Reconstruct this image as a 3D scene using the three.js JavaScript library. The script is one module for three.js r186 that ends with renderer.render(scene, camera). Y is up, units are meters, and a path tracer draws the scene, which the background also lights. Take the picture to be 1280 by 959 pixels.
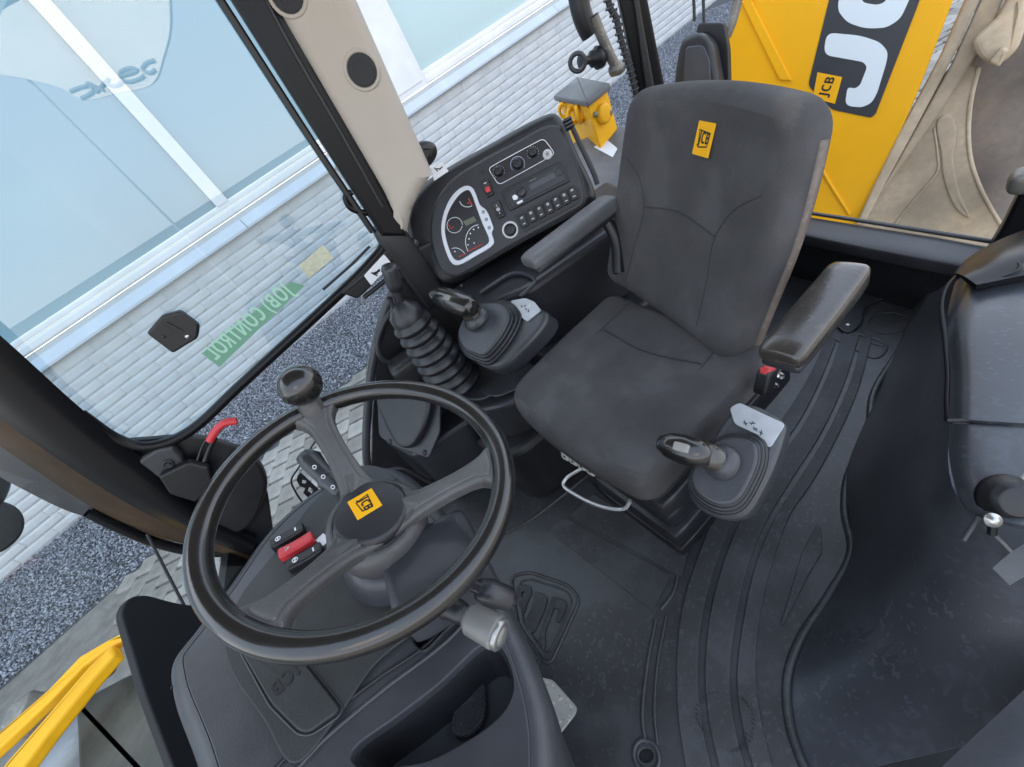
import * as THREE from 'three';
import { mergeGeometries, mergeVertices } from 'three/addons/utils/BufferGeometryUtils.js';
import { TextGeometry } from 'three/addons/geometries/TextGeometry.js';
import { FontLoader } from 'three/addons/loaders/FontLoader.js';

// ---------------------------------------------------------------- camera, sky, sun, exposure
const scene = new THREE.Scene();
const EYE = new THREE.Vector3(0, 1.2, 0);                 // held in the open left door, 1.2 m above the cab floor
const RIGHT = new THREE.Vector3(-0.41690, -0.42629, 0.80279), DOWN = new THREE.Vector3(-0.45088, -0.66989, -0.58987), FWD = new THREE.Vector3(0.78924, -0.60788, 0.08707);
const FOCAL = 549;                                        // pixels of the 1280 x 959 photograph
const camera = new THREE.PerspectiveCamera(2 * Math.atan(479.5 / FOCAL) * 180 / Math.PI, 1280 / 959, 0.02, 400);
camera.position.copy(EYE);
camera.quaternion.setFromRotationMatrix(new THREE.Matrix4().makeBasis(RIGHT, DOWN.clone().negate(), FWD.clone().negate()));
camera.updateMatrixWorld();
const renderer = new THREE.WebGLRenderer({ antialias: true });
renderer.toneMapping = THREE.LinearToneMapping;
renderer.toneMappingExposure = 2.9;
renderer.shadowMap.enabled = true;
const SUN = new THREE.Vector3(0.62, 0.66, -0.42).normalize(); // behind the building: the yard in front of it lies in its shade
{ // clear summer sky: pale at the horizon, blue overhead, brighter round the sun
  const W = 512, H = 256, d = new Float32Array(W * H * 4);
  for (let j = 0; j < H; j++) for (let i = 0; i < W; i++) {
    const el = ((j + 0.5) / H - 0.5) * Math.PI, az = ((i + 0.5) / W - 0.5) * 2 * Math.PI, dir = new THREE.Vector3(Math.cos(el) * Math.cos(az), Math.sin(el), Math.cos(el) * Math.sin(az));
    const t = Math.pow(Math.max(0, dir.y), 0.5), c = Math.max(0, dir.dot(SUN)), g = 0.5 * Math.pow(c, 6) + 0.25 * Math.pow(c, 2);
    const k = (j * W + i) * 4; d[k] = 0.98 - 0.54 * t + g; d[k + 1] = 0.98 - 0.42 * t + g * 0.97; d[k + 2] = 0.99 - 0.23 * t + g * 0.92; d[k + 3] = 1;
  }
  const t = new THREE.DataTexture(d, W, H, THREE.RGBAFormat, THREE.FloatType); t.mapping = THREE.EquirectangularReflectionMapping; t.magFilter = t.minFilter = THREE.LinearFilter; t.needsUpdate = true;
  scene.background = t; scene.environment = t;
}
const sun = new THREE.DirectionalLight(0xfff1dd, 5);
sun.name = 'sun'; sun.position.copy(SUN).multiplyScalar(60); sun.castShadow = true;
sun.shadow.mapSize.set(2048, 2048);
Object.assign(sun.shadow.camera, { left: -18, right: 18, top: 18, bottom: -18, near: 1, far: 140 });
scene.add(sun, sun.target);

// ---------------------------------------------------------------- helpers
const v3 = (x, y, z) => new THREE.Vector3(x, y, z);
const ray = (px, py) => RIGHT.clone().multiplyScalar((px - 640) / FOCAL).addScaledVector(DOWN, (py - 479.5) / FOCAL).add(FWD);
function at(px, py, axis, value) {                         // the point seen at a pixel of the photograph where it meets a level or upright plane
  const r = ray(px, py); return EYE.clone().addScaledVector(r, (value - EYE[axis]) / r[axis]);
}
let seed = 7;
const rnd = () => { seed = (seed * 1664525 + 1013904223) >>> 0; return seed / 4294967296; };
const rr = (a, b) => a + (b - a) * rnd();

class Frame {                                              // a plane in the cab: origin, outward normal, direction of its x axis
  constructor(o, n, u) {
    this.o = o.clone(); this.n = n.clone().normalize();
    this.u = u.clone().addScaledVector(this.n, -u.dot(this.n)).normalize();
    this.v = this.n.clone().cross(this.u);
    this.m = new THREE.Matrix4().makeBasis(this.u, this.v, this.n).setPosition(this.o);
  }
  L(px, py, h = 0) {                                       // pixel -> [x, y] on the plane raised by h
    const r = ray(px, py), o = this.o.clone().addScaledVector(this.n, h);
    const p = EYE.clone().addScaledVector(r, o.clone().sub(EYE).dot(this.n) / r.dot(this.n)).sub(o);
    return [p.dot(this.u), p.dot(this.v)];
  }
  Ls(list, h = 0) { return list.map(([x, y]) => this.L(x, y, h)); }
  P(px, py, h = 0) { const [a, b] = this.L(px, py, h); return v3(a, b, h); }
  place(g) { g.matrix.copy(this.m); g.matrix.decompose(g.position, g.quaternion, g.scale); return g; }
}
const taken = {};
function uniq(name) { taken[name] = (taken[name] ?? -1) + 1; return taken[name] ? `${name}_${String(taken[name]).padStart(3, '0')}` : name; }
function thing(name, label, category, frameOrPos, group) {
  const g = new THREE.Group(); g.name = uniq(name); g.userData = { label, category }; if (group) g.userData.group = group;
  if (frameOrPos instanceof Frame) frameOrPos.place(g); else if (frameOrPos) g.position.copy(frameOrPos);
  scene.add(g); return g;
}
function boxUV(geo) {                                      // uv in metres from the shape's own axes
  const g = geo.index ? geo.toNonIndexed() : geo;
  const p = g.attributes.position, uv = new Float32Array(p.count * 2), a = v3(), b = v3(), c = v3(), n = v3();
  for (let i = 0; i < p.count; i += 3) {
    a.fromBufferAttribute(p, i); b.fromBufferAttribute(p, i + 1); c.fromBufferAttribute(p, i + 2);
    n.copy(b).sub(a).cross(v3().copy(c).sub(a)); const ax = Math.abs(n.x), ay = Math.abs(n.y), az = Math.abs(n.z);
    [a, b, c].forEach((q, k) => {
      const [s, t] = ax > ay && ax > az ? [q.z, q.y] : ay > az ? [q.x, q.z] : [q.x, q.y];
      uv[(i + k) * 2] = s; uv[(i + k) * 2 + 1] = t;
    });
  }
  g.setAttribute('uv', new THREE.BufferAttribute(uv, 2)); return g;
}
function part(name, geo, mat, parent = scene, opt = {}) {
  if (Array.isArray(geo)) geo = mergeGeometries(geo.map((g) => { const q = g.index ? g.toNonIndexed() : g; for (const k of Object.keys(q.attributes)) if (!['position', 'normal', 'uv'].includes(k)) q.deleteAttribute(k); return boxUV(q); }));
  else if (!opt.keepUV) geo = boxUV(geo);
  const m = new THREE.Mesh(geo, mat); m.name = parent === scene ? uniq(name) : name; m.castShadow = m.receiveShadow = true;
  if (opt.pos) m.position.set(...opt.pos); if (opt.rot) m.rotation.set(...opt.rot);
  if (opt.label) m.userData.label = opt.label; if (opt.kind) m.userData.kind = opt.kind;
  parent.add(m); return m;
}
function struct(name, geo, mat) { const m = part(name, geo, mat); m.userData.kind = 'structure'; return m; }
const V2 = (l) => l.map(([x, y]) => new THREE.Vector2(x, y));
function smooth(list, n = 60, closed = true) {             // rounded outline through the points
  return new THREE.CatmullRomCurve3(list.map(([x, y]) => v3(x, y, 0)), closed, 'centripetal').getPoints(n).slice(0, closed ? n : n + 1).map((p) => [p.x, p.y]);
}
function rounded(list, r, seg = 5) {                       // polygon with its corners rounded
  const out = [], n = list.length;
  list.forEach((p, i) => {
    const a = list[(i + n - 1) % n], b = list[(i + 1) % n];
    const la = Math.hypot(a[0] - p[0], a[1] - p[1]), lb = Math.hypot(b[0] - p[0], b[1] - p[1]), k = Math.min(r, la * 0.45, lb * 0.45);
    const s = [p[0] + (a[0] - p[0]) * k / la, p[1] + (a[1] - p[1]) * k / la], e = [p[0] + (b[0] - p[0]) * k / lb, p[1] + (b[1] - p[1]) * k / lb];
    for (let j = 0; j <= seg; j++) { const t = j / seg, q = 1 - t; out.push([q * q * s[0] + 2 * q * t * p[0] + t * t * e[0], q * q * s[1] + 2 * q * t * p[1] + t * t * e[1]]); }
  });
  return out;
}
function ext(list, h, bevel = 0.002, holes = [], seg = 3) { // plate of thickness h standing on z = 0
  const s = new THREE.Shape(V2(list)); holes.forEach((l) => s.holes.push(new THREE.Path(V2(l))));
  const b = Math.min(bevel, h * 0.49);
  const g = new THREE.ExtrudeGeometry(s, { depth: h - 2 * b, bevelEnabled: b > 0, bevelThickness: b, bevelSize: b, bevelOffset: -b, bevelSegments: seg, curveSegments: 8 });
  return g.translate(0, 0, b);
}
const tube = (pts, r, seg = 40, rad = 10, closed = false, tension) => new THREE.TubeGeometry(new THREE.CatmullRomCurve3(pts, closed, 'centripetal', tension), seg, r, rad, closed);
function rod(a, b, r1, r2 = r1, seg = 16) {
  const d = b.clone().sub(a), g = new THREE.CylinderGeometry(r2, r1, d.length(), seg);
  g.translate(0, d.length() / 2, 0); g.applyQuaternion(new THREE.Quaternion().setFromUnitVectors(v3(0, 1, 0), d.normalize())); return g.translate(a.x, a.y, a.z);
}
const lathe = (prof, seg = 28) => new THREE.LatheGeometry(V2(prof), seg);
function along(g, a, b) { // turn a shape built along +y so that it starts at a and points at b
  g.applyQuaternion(new THREE.Quaternion().setFromUnitVectors(v3(0, 1, 0), b.clone().sub(a).normalize())); return g.translate(a.x, a.y, a.z);
}
function soft(w, h, d, r, n = 12, fn) {                    // padded box with rounded edges, bent by fn
  let g = new THREE.BoxGeometry(2, 2, 2, n, n, n); g.deleteAttribute('uv'); g.deleteAttribute('normal'); g = mergeVertices(g, 1e-5);
  const p = g.attributes.position, q = v3();
  for (let i = 0; i < p.count; i++) {
    q.fromBufferAttribute(p, i);
    const e = [w / 2, h / 2, d / 2], s = [q.x, q.y, q.z], inner = e.map((k) => k - r);
    const t = s.map((x, k) => Math.sign(x) * Math.pow(Math.abs(x), 0.8) * e[k]);
    const c = t.map((x, k) => Math.max(-inner[k], Math.min(inner[k], x))), dv = t.map((x, k) => x - c[k]), l = Math.hypot(...dv);
    const o = l > 1e-9 ? c.map((x, k) => x + dv[k] / l * r) : c;
    q.set(...o); if (fn) fn(q); p.setXYZ(i, q.x, q.y, q.z);
  }
  g.computeVertexNormals(); return g;
}
function surf(rows, thick = 0, nu = 24, nv = 16) {         // sheet through a grid of points (rows of equal length), with thickness along -normal
  const rc = rows.map((r) => new THREE.CatmullRomCurve3(r, false, 'centripetal').getPoints(nu));
  const cols = []; for (let i = 0; i <= nu; i++) cols.push(new THREE.CatmullRomCurve3(rc.map((r) => r[i]), false, 'centripetal').getPoints(nv));
  const pos = [], idx = [], W = nv + 1;
  cols.forEach((c) => c.forEach((p) => pos.push(p.x, p.y, p.z)));
  for (let i = 0; i < nu; i++) for (let j = 0; j < nv; j++) { const a = i * W + j; idx.push(a, a + W, a + 1, a + 1, a + W, a + W + 1); }
  let g = new THREE.BufferGeometry(); g.setAttribute('position', new THREE.Float32BufferAttribute(pos, 3)); g.setIndex(idx); g.computeVertexNormals();
  if (!thick) return g;
  const N = g.attributes.normal, n0 = pos.length / 3, back = [];
  for (let i = 0; i < n0; i++) back.push(pos[i * 3] - N.getX(i) * thick, pos[i * 3 + 1] - N.getY(i) * thick, pos[i * 3 + 2] - N.getZ(i) * thick);
  const all = idx.slice(); for (let k = 0; k < idx.length; k += 3) all.push(idx[k] + n0, idx[k + 2] + n0, idx[k + 1] + n0);
  const edge = (a, b) => all.push(a, b, b + n0, a, b + n0, a + n0);
  for (let i = 0; i < nu; i++) { edge((i + 1) * W, i * W); edge(i * W + nv, (i + 1) * W + nv); }
  for (let j = 0; j < nv; j++) { edge(j, j + 1); edge(nu * W + j + 1, nu * W + j); }
  g = new THREE.BufferGeometry(); g.setAttribute('position', new THREE.Float32BufferAttribute(pos.concat(back), 3)); g.setIndex(all);
  const f = g.toNonIndexed(); f.computeVertexNormals();     // keep the smooth face normals of the two sheets
  const fn = f.attributes.normal, np = idx.length;
  for (let k = 0; k < np; k++) { const i = idx[k]; fn.setXYZ(k, N.getX(i), N.getY(i), N.getZ(i)); }
  for (let k = 0; k < np; k++) { const i = all[np + k] - n0; fn.setXYZ(np + k, -N.getX(i), -N.getY(i), -N.getZ(i)); }
  return f;
}
// ---------------------------------------------------------------- textures
const hash = (x, y, s = 0) => { let h = (x * 374761393 + y * 668265263 + s * 1274126177) | 0; h = Math.imul(h ^ (h >>> 13), 1274126177); return ((h ^ (h >>> 16)) >>> 0) / 4294967296; };
function vnoise(x, y, per, s) {                            // tiling value noise
  const xi = Math.floor(x), yi = Math.floor(y), fx = x - xi, fy = y - yi, w = (t) => t * t * (3 - 2 * t), m = (a) => ((a % per) + per) % per;
  const h = (i, j) => hash(m(xi + i), m(yi + j), s), a = h(0, 0), b = h(1, 0), c = h(0, 1), d = h(1, 1), u = w(fx), v = w(fy);
  return a + (b - a) * u + (c - a) * v + (a - b - c + d) * u * v;
}
const fbm = (u, v, base, oct, s) => { let t = 0, a = 0.5, k = 0; for (let i = 0; i < oct; i++) { const f = base << i; t += a * vnoise(u * f, v * f, f, s + i); k += a; a *= 0.5; } return t / k; };
function tex(size, metres, fn, srgb = false) {             // fn(u, v, ix, iy) -> grey or [r, g, b] in 0..1
  const d = new Uint8Array(size * size * 4);
  for (let y = 0; y < size; y++) for (let x = 0; x < size; x++) {
    const c = fn(x / size, y / size, x, y), i = (y * size + x) * 4, a = Array.isArray(c) ? c : [c, c, c];
    for (let k = 0; k < 3; k++) d[i + k] = Math.max(0, Math.min(255, a[k] * 255)); d[i + 3] = 255;
  }
  const t = new THREE.DataTexture(d, size, size); t.wrapS = t.wrapT = THREE.RepeatWrapping; t.magFilter = THREE.LinearFilter; t.minFilter = THREE.LinearMipmapLinearFilter;
  t.generateMipmaps = true; t.repeat.set(1 / metres, 1 / metres); if (srgb) t.colorSpace = THREE.SRGBColorSpace; t.needsUpdate = true; return t;
}
const T = {
  grain: tex(256, 0.06, (u, v) => 0.6 * fbm(u, v, 48, 2, 3) + 0.4 * fbm(u, v, 12, 2, 9)),
  wear: tex(512, 0.7, (u, v) => { const n = fbm(u, v, 5, 5, 21), s = fbm(u, v, 40, 3, 33); const k = 0.42 + 0.95 * Math.pow(n, 1.3) * (0.75 + 0.6 * s) + (s > 0.72 && n > 0.5 ? 0.3 : 0); return [k, k, k * 1.01]; }),
  dust: tex(512, 0.55, (u, v) => { const n = fbm(u, v, 6, 5, 55), f = fbm(u, v, 70, 2, 57); const k = 0.5 + 1.3 * Math.pow(n, 2.6) + (n > 0.55 ? (n - 0.55) * 9 * Math.max(0, f - 0.42) : 0) + (f > 0.72 ? 0.5 : 0); return [k, k * 0.99, k * 0.97]; }),
  weave: tex(256, 0.03, (u, v, x, y) => 0.5 + 0.28 * Math.sin((x + y) * Math.PI / 4) * Math.sin((x - y) * Math.PI / 4) + 0.3 * (hash(x, y, 5) - 0.5)),
  cloth: tex(512, 0.5, (u, v, x, y) => { const n = fbm(u, v, 6, 5, 71), f = hash(x, y, 8); const k = 0.46 + 0.62 * n + 0.9 * Math.max(0, n - 0.56) + 0.2 * (f - 0.5); return [k * 1.01, k, k * 0.99]; }),
  mesh: tex(128, 0.048, (u, v, x, y) => ((x % 8) < 5 && (y % 8) < 5 ? 0.85 : 0.2)),
  rough: tex(512, 0.4, (u, v) => { const n = fbm(u, v, 6, 5, 91); return [0, 0.55 + 0.5 * n, 0]; }),
  scuff: tex(512, 0.45, (u, v) => { const n = fbm(u, v, 5, 5, 131), f = fbm(u * 1, v * 1, 60, 2, 137); const k = 0.5 + 0.45 * n + (n > 0.56 ? (n - 0.56) * 6 * Math.max(0, f - 0.4) : 0) + (f > 0.735 ? 0.35 : 0); return [k * 1.02, k, k * 0.96]; }),
  dirt: tex(512, 0.8, (u, v) => { const n = fbm(u, v, 4, 6, 151), f = fbm(u, v, 50, 3, 157), w = fbm(u, v, 9, 4, 163); const k = 0.3 + 0.62 * n * (0.75 + 0.5 * f); const r = w > 0.56 ? (w - 0.56) * 1.2 : 0; return [k + r * 0.5, k * 0.94 + r * 0.32, k * 0.84 + r * 0.12]; }),
  stone: tex(512, 0.5, (u, v) => { const n = fbm(u, v, 6, 5, 171), f = fbm(u, v, 64, 2, 177); const k = 0.5 + 0.45 * n + 0.22 * (f - 0.5); return [k, k * 0.985, k * 0.95]; }),
  paint: tex(256, 1.2, (u, v) => { const n = fbm(u, v, 5, 5, 191); const k = 0.86 + 0.2 * n; return [k, k, k * 0.995]; }),
};
function M(color, roughness, o = {}) {
  const { map, bump, bumpScale, rough, ...rest } = o;
  const m = new THREE.MeshPhysicalMaterial({ roughness, ...rest });
  Array.isArray(color) ? m.color.setRGB(...color) : m.color.set(color);
  if (map) m.map = map; if (bump) { m.bumpMap = bump; m.bumpScale = bumpScale ?? 0.0003; } if (rough) m.roughnessMap = rough;
  for (const t of [m.map]) if (t && t.colorSpace === THREE.NoColorSpace) { /* a factor, linear */ }
  return m;
}
const MAT = {
  seat: M([0.09, 0.088, 0.092], 0.85, { map: T.cloth, bump: T.weave, bumpScale: 0.0008, sheen: 0.3, sheenRoughness: 0.6 }),
  seatTrim: M([0.04, 0.04, 0.043], 0.8, { bump: T.weave, bumpScale: 0.0004 }),
  plastic: M([0.030, 0.0315, 0.036], 0.38, { map: T.wear, bump: T.grain, bumpScale: 0.00025 }),
  plasticMid: M([0.056, 0.059, 0.067], 0.36, { map: T.wear, bump: T.grain, bumpScale: 0.00022 }),
  plasticDark: M([0.014, 0.0147, 0.017], 0.42, { map: T.wear, bump: T.grain, bumpScale: 0.0002 }),
  panel: M([0.036, 0.039, 0.04], 0.55, { map: T.wear, bump: T.grain, bumpScale: 0.0003 }),
  fender: M([0.05, 0.055, 0.068], 0.34, { clearcoat: 0.3, clearcoatRoughness: 0.22, map: T.scuff, bump: T.grain, bumpScale: 0.00015 }),
  rubber: M([0.046, 0.048, 0.053], 0.38, { map: T.dust, bump: T.grain, bumpScale: 0.0003 }),
  rubberFine: M([0.062, 0.065, 0.072], 0.38, { map: T.dust, bump: T.mesh, bumpScale: 0.0014 }),
  boot: M([0.02, 0.0212, 0.025], 0.36, { map: T.wear, bump: T.grain, bumpScale: 0.0003 }),
  wheel: M([0.015, 0.0148, 0.015], 0.22, { clearcoat: 0.5, clearcoatRoughness: 0.14, map: T.scuff, bump: T.grain, bumpScale: 0.0001 }),
  wheelMatt: M([0.115, 0.113, 0.112], 0.42, { map: T.wear, bump: T.grain, bumpScale: 0.0005 }),
  gloss: M([0.006, 0.0065, 0.008], 0.3, { specularIntensity: 0.45, bump: T.grain, bumpScale: 0.00004 }),
  frame: M([0.010, 0.0105, 0.012], 0.42, { bump: T.grain, bumpScale: 0.0001 }),
  beige: M([0.46, 0.41, 0.35], 0.62, { map: T.paint, bump: T.grain, bumpScale: 0.0003 }),
  yellow: M([0.86, 0.43, 0.01], 0.42, { specularIntensity: 0.5, map: T.paint, bump: T.grain, bumpScale: 0.0001 }),
  black: M([0.012, 0.012, 0.014], 0.45),
  decalBlack: M([0.03, 0.034, 0.042], 0.4),
  white: M([0.72, 0.74, 0.76], 0.45),
  silver: M([0.6, 0.62, 0.66], 0.35, { metalness: 0.3 }),
  steel: M([0.5, 0.5, 0.5], 0.32, { metalness: 0.9, rough: T.rough }),
  castSteel: M([0.28, 0.27, 0.25], 0.5, { metalness: 0.6, map: T.scuff }),
  armrest: M([0.05, 0.044, 0.039], 0.26, { clearcoat: 0.4, clearcoatRoughness: 0.15, map: T.scuff, bump: T.grain, bumpScale: 0.0002 }),
  armrestGrey: M([0.15, 0.152, 0.155], 0.5, { map: T.wear, bump: T.grain, bumpScale: 0.0002 }),
  red: M([0.55, 0.035, 0.045], 0.4),
  print: M([0.75, 0.76, 0.78], 0.5),
  dial: M([0.014, 0.014, 0.016], 0.25),
  lcd: M([0.11, 0.12, 0.09], 0.3),
  needle: M([0.6, 0.05, 0.04], 0.5),
  amber: M([0.7, 0.3, 0.02], 0.5),
  blue: M([0.1, 0.2, 0.5], 0.5),
};
const font = await new FontLoader().loadAsync('fonts/droid/droid_sans_bold.typeface.json');
function text(str, size, h = 0.0012, sx = 1) {
  const g = new TextGeometry(str, { font, size, depth: h, curveSegments: 4, bevelEnabled: false }); g.computeBoundingBox();
  const b = g.boundingBox; g.translate(-(b.min.x + b.max.x) / 2, -(b.min.y + b.max.y) / 2, 0); g.scale(sx, 1, 1); return g;
}
// yellow badge with dark lettering in a tapered outline (x along the writing)
function badgeParts(w, h, parent, z = 0.001, mats = [MAT.yellow, MAT.black]) {
  const plate = part('plate', ext(rounded([[-w / 2, -h / 2], [w / 2, -h / 2], [w / 2, h / 2], [-w / 2, h / 2]], w * 0.03), 0.0012, 0.0004).translate(0, 0, z), mats[0], parent);
  const k = w * 0.34, j = h * 0.27, o = rounded([[-k, j], [k, j * 0.8], [k * 0.86, -j * 0.8], [-k * 0.7, -j]], w * 0.03), i = rounded([[-k * 0.9, j * 0.85], [k * 0.9, j * 0.66], [k * 0.77, -j * 0.66], [-k * 0.62, -j * 0.85]], w * 0.03);
  part('lettering', [ext(o, 0.0006, 0, [i]).translate(0, 0, z + 0.0012), text('JCB', h * 0.34, 0.0006, 0.82 * w / h).translate(0.01 * w, 0, z + 0.0012)], mats[1], plate);
  return plate;
}
// ---------------------------------------------------------------- yard and building
const GROUND = -1.1;
const FAC = new Frame(v3(6.0447, GROUND, -5.563), v3(-0.96593, 0, 0.25882), v3(0.25882, 0, 0.96593));
const facW = (u, v, h = 0) => v3(u, v, h).applyMatrix4(FAC.m);
const pix = (p) => { const d = p.clone().sub(EYE), z = d.dot(FWD); return z > 0.05 ? [640 + FOCAL * d.dot(RIGHT) / z, 479.5 + FOCAL * d.dot(DOWN) / z] : [-9e3, -9e3]; };
const inRect = ([x, y], [a, b, c, d]) => x > a && x < c && y > b && y < d;
{
  const mGround = M([0.24, 0.23, 0.21], 0.85, { map: T.stone, bump: T.grain, bumpScale: 0.002 });
  const g = new THREE.PlaneGeometry(160, 160).rotateX(-Math.PI / 2);
  const ground = struct('ground', g, mGround); ground.position.y = GROUND;
  const strip = part('gravel_bed', new THREE.PlaneGeometry(40, 2.3).rotateX(-Math.PI / 2), M([0.1, 0.11, 0.125], 0.9, { map: T.stone, bump: T.grain, bumpScale: 0.004 }));
  strip.userData.kind = 'structure'; strip.position.copy(facW(6, 0.004, 1.15)); strip.rotation.y = Math.PI / 2 + Math.atan2(0.25882, 0.96593) ;
  const N = 90000, chip = new THREE.InstancedMesh(new THREE.IcosahedronGeometry(1, 0), M([1, 1, 1], 0.85), N), m4 = new THREE.Matrix4(), q = new THREE.Quaternion(), e = new THREE.Euler(), col = new THREE.Color();
  for (let i = 0; i < N; i++) {
    const p = facW(rr(-2.2, 15.5), rr(0.006, 0.022), 0.02 + 2.26 * rnd() + rr(-0.03, 0.03)); e.set(rr(0, 6), rr(0, 6), rr(0, 6)); q.setFromEuler(e);
    const s = rr(0.007, 0.0145); m4.compose(p, q, v3(s * rr(0.7, 1.4), s * rr(0.6, 1), s * rr(0.7, 1.3))); chip.setMatrixAt(i, m4);
    const k = Math.pow(rnd(), 1.6) * 0.3 + 0.1; col.setRGB(k * 0.92, k * 0.98, k * 1.1); chip.setColorAt(i, col);
  }
  chip.name = 'gravel'; chip.castShadow = chip.receiveShadow = true; Object.assign(chip.userData, { kind: 'stuff', label: 'dark blue grey crushed gravel strip along the white brick wall', category: 'gravel' });
  scene.add(chip);
  // paving stones where they show
  const stoneMats = [[0.34, 0.325, 0.295], [0.4, 0.385, 0.355], [0.29, 0.28, 0.255], [0.44, 0.425, 0.395]].map((c) => M(c, 0.85, { map: T.stone, bump: T.grain, bumpScale: 0.002 }));
  const geos = [0, 1, 2, 3].map(() => boxUV(soft(rr(0.192, 0.2), 0.05, rr(0.19, 0.2), 0.014, 4, (p) => { p.x += 0.012 * (hash(Math.round(p.z * 90), 3, 1) - 0.5); p.y += 0.006 * (hash(Math.round(p.x * 60), Math.round(p.z * 60), 2) - 0.5); })));
  let n = 0; const cand = [];
  for (let i = -60; i < 80; i++) for (let j = 0; j < 70; j++) {
    const w = facW(i * 0.207 + (j % 2) * 0.1, 0, 2.42 + j * 0.207), p = pix(w);
    if (inRect(p, [300, 470, 490, 660]) || inRect(p, [150, 640, 330, 790]) || inRect(p, [1050, -30, 1215, 260]) || inRect(p, [890, -20, 930, 60])) cand.push([w.distanceTo(EYE), w]);
  }
  cand.sort((a, b) => a[0] - b[0]);
  for (const [, w] of cand.slice(0, 298)) {
    const s = new THREE.Mesh(geos[n % 4], stoneMats[Math.floor(rnd() * 4)]); s.name = n ? `paving_stone_${String(n).padStart(3, '0')}` : 'paving_stone'; s.castShadow = s.receiveShadow = true;
    s.position.set(w.x, rr(-0.002, 0.004), w.z); s.rotation.set(rr(-0.015, 0.015), -0.2618 + Math.floor(rnd() * 4) * Math.PI / 2 + rr(-0.03, 0.03), rr(-0.015, 0.015)); ground.add(s); n++;
  }
}
{
  const b = thing('building', 'long white painted brick building with wide windows behind the gravel strip', 'building', FAC);
  const white = [[0.53, 0.545, 0.55], [0.56, 0.572, 0.576], [0.51, 0.53, 0.54], [0.545, 0.555, 0.548]].map((c) => M(c, 0.7, { map: T.paint, bump: T.grain, bumpScale: 0.001 }));
  const mortar = M([0.5, 0.52, 0.53], 0.85, { map: T.paint });
  const H = 8.5;
  // wall behind and above, with openings for the two bands of windows
  const wall = ext([[-16, 0], [24, 0], [24, H], [-16, H]], 0.3, 0, [[[-12, 1.8], [6.9, 1.8], [6.9, 5.2], [-12, 5.2]].reverse(), [[7.54, 1.8], [16, 1.8], [16, 5.2], [7.54, 5.2]].reverse()]).translate(0, 0, -0.304);
  const wl = part('wall', wall, mortar, b);
  const rowH = 0.1195, L = 0.5, geo = [0, 1, 2].map(() => boxUV(soft(L - rr(0.008, 0.014), rowH - rr(0.007, 0.011), 0.06, 0.008, 3, (p) => { p.z += 0.003 * (hash(Math.round(p.x * 40), Math.round(p.y * 80), 4) - 0.5); })));
  const near = [], rest = [];
  for (let r = 0; r < 13; r++) for (let k = -4; k < 34; k++) {
    const u = k * L + (r % 2) * L / 2 + (hash(r, 1, 8) - 0.5) * 0.2, v = (r + 0.5) * rowH + 0.02, p = pix(facW(u, v));
    const show = p[0] > -40 && p[0] < 940 && p[1] > -30 && p[1] < 800 && !(u > 5.3 && u < 7.3) ;
    (show ? near : rest).push([u, v, facW(u, v).distanceTo(EYE)]);
  }
  near.sort((a, c) => a[2] - c[2]);
  let n = 0;
  for (const [u, v] of near.slice(0, 295)) {
    const m = new THREE.Mesh(geo[n % 3], white[Math.floor(rnd() * 4)]); m.name = n ? `brick_${String(n).padStart(3, '0')}` : 'brick'; m.castShadow = m.receiveShadow = true;
    m.position.set(u, v, -0.027 + rr(-0.0025, 0.0025)); m.rotation.z = rr(-0.003, 0.003); wl.add(m); n++;
  }
  const others = near.slice(295).concat(rest).map(([u, v]) => geo[0].clone().translate(u, v, -0.028));
  part('far_bricks', mergeGeometries(others), white[0], wl, { kind: 'stuff', keepUV: true });
  const frameM = M([0.74, 0.74, 0.74], 0.4, { map: T.paint }), sillM = M([0.5, 0.55, 0.6], 0.5, { map: T.paint });
  for (const [a, c] of [[-4, 1.0], [1.0, 4.585], [4.585, 7.5], [7.5, 11.2], [11.2, 16]]) {
    const s = ext(rounded([[-0.05, 0], [0.10, 0.0], [0.10, 0.035], [-0.05, 0.185]], 0.006), c - a - 0.008, 0.003);
    part('sill', s.rotateY(-Math.PI / 2).translate(c - 0.004, 1.612, 0), sillM, b);
  }
  const glass = M([0.2, 0.32, 0.37], 0.2, { metalness: 0.15 }), glass2 = M([0.38, 0.5, 0.51], 0.2, { metalness: 0.15 });
  const bar = (x0, x1, y0, y1, z0, z1) => soft(x1 - x0, y1 - y0, z1 - z0, 0.006, 3).translate((x0 + x1) / 2, (y0 + y1) / 2, (z0 + z1) / 2);
  const windowBand = (x0, x1, mull, gl) => {
    const w = part('window_frame', bar(x0, x1, 1.815, 1.925, -0.16, -0.02), frameM, b); part('window_head', bar(x0, x1, 4.98, 5.19, -0.16, -0.02), frameM, b);
    part('glazing_bead', [bar(x0, x1, 1.932, 1.995, -0.15, -0.045)], frameM, w);
    let a = x0;
    for (const m of mull.concat([x1])) {
      part('pane', new THREE.BoxGeometry(m - a - 0.004, 2.98, 0.02).translate((a + m) / 2, 3.49, -0.12), gl, w);
      if (m < x1) part('mullion', [bar(m - 0.085, m + 0.085, 1.99, 4.98, -0.1, -0.035)], frameM, w);
      a = m;
    }
  };
  windowBand(-12, 6.9, [-8.2, -3.95, 0.3, 4.565], glass);
  windowBand(8.19, 16, [12.2], glass2);
  part('window_post', [bar(7.545, 8.185, 1.815, 5.19, -0.12, -0.012), bar(7.6, 8.12, 1.9, 5.1, -0.012, 0.002)], frameM, b);
}
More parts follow.
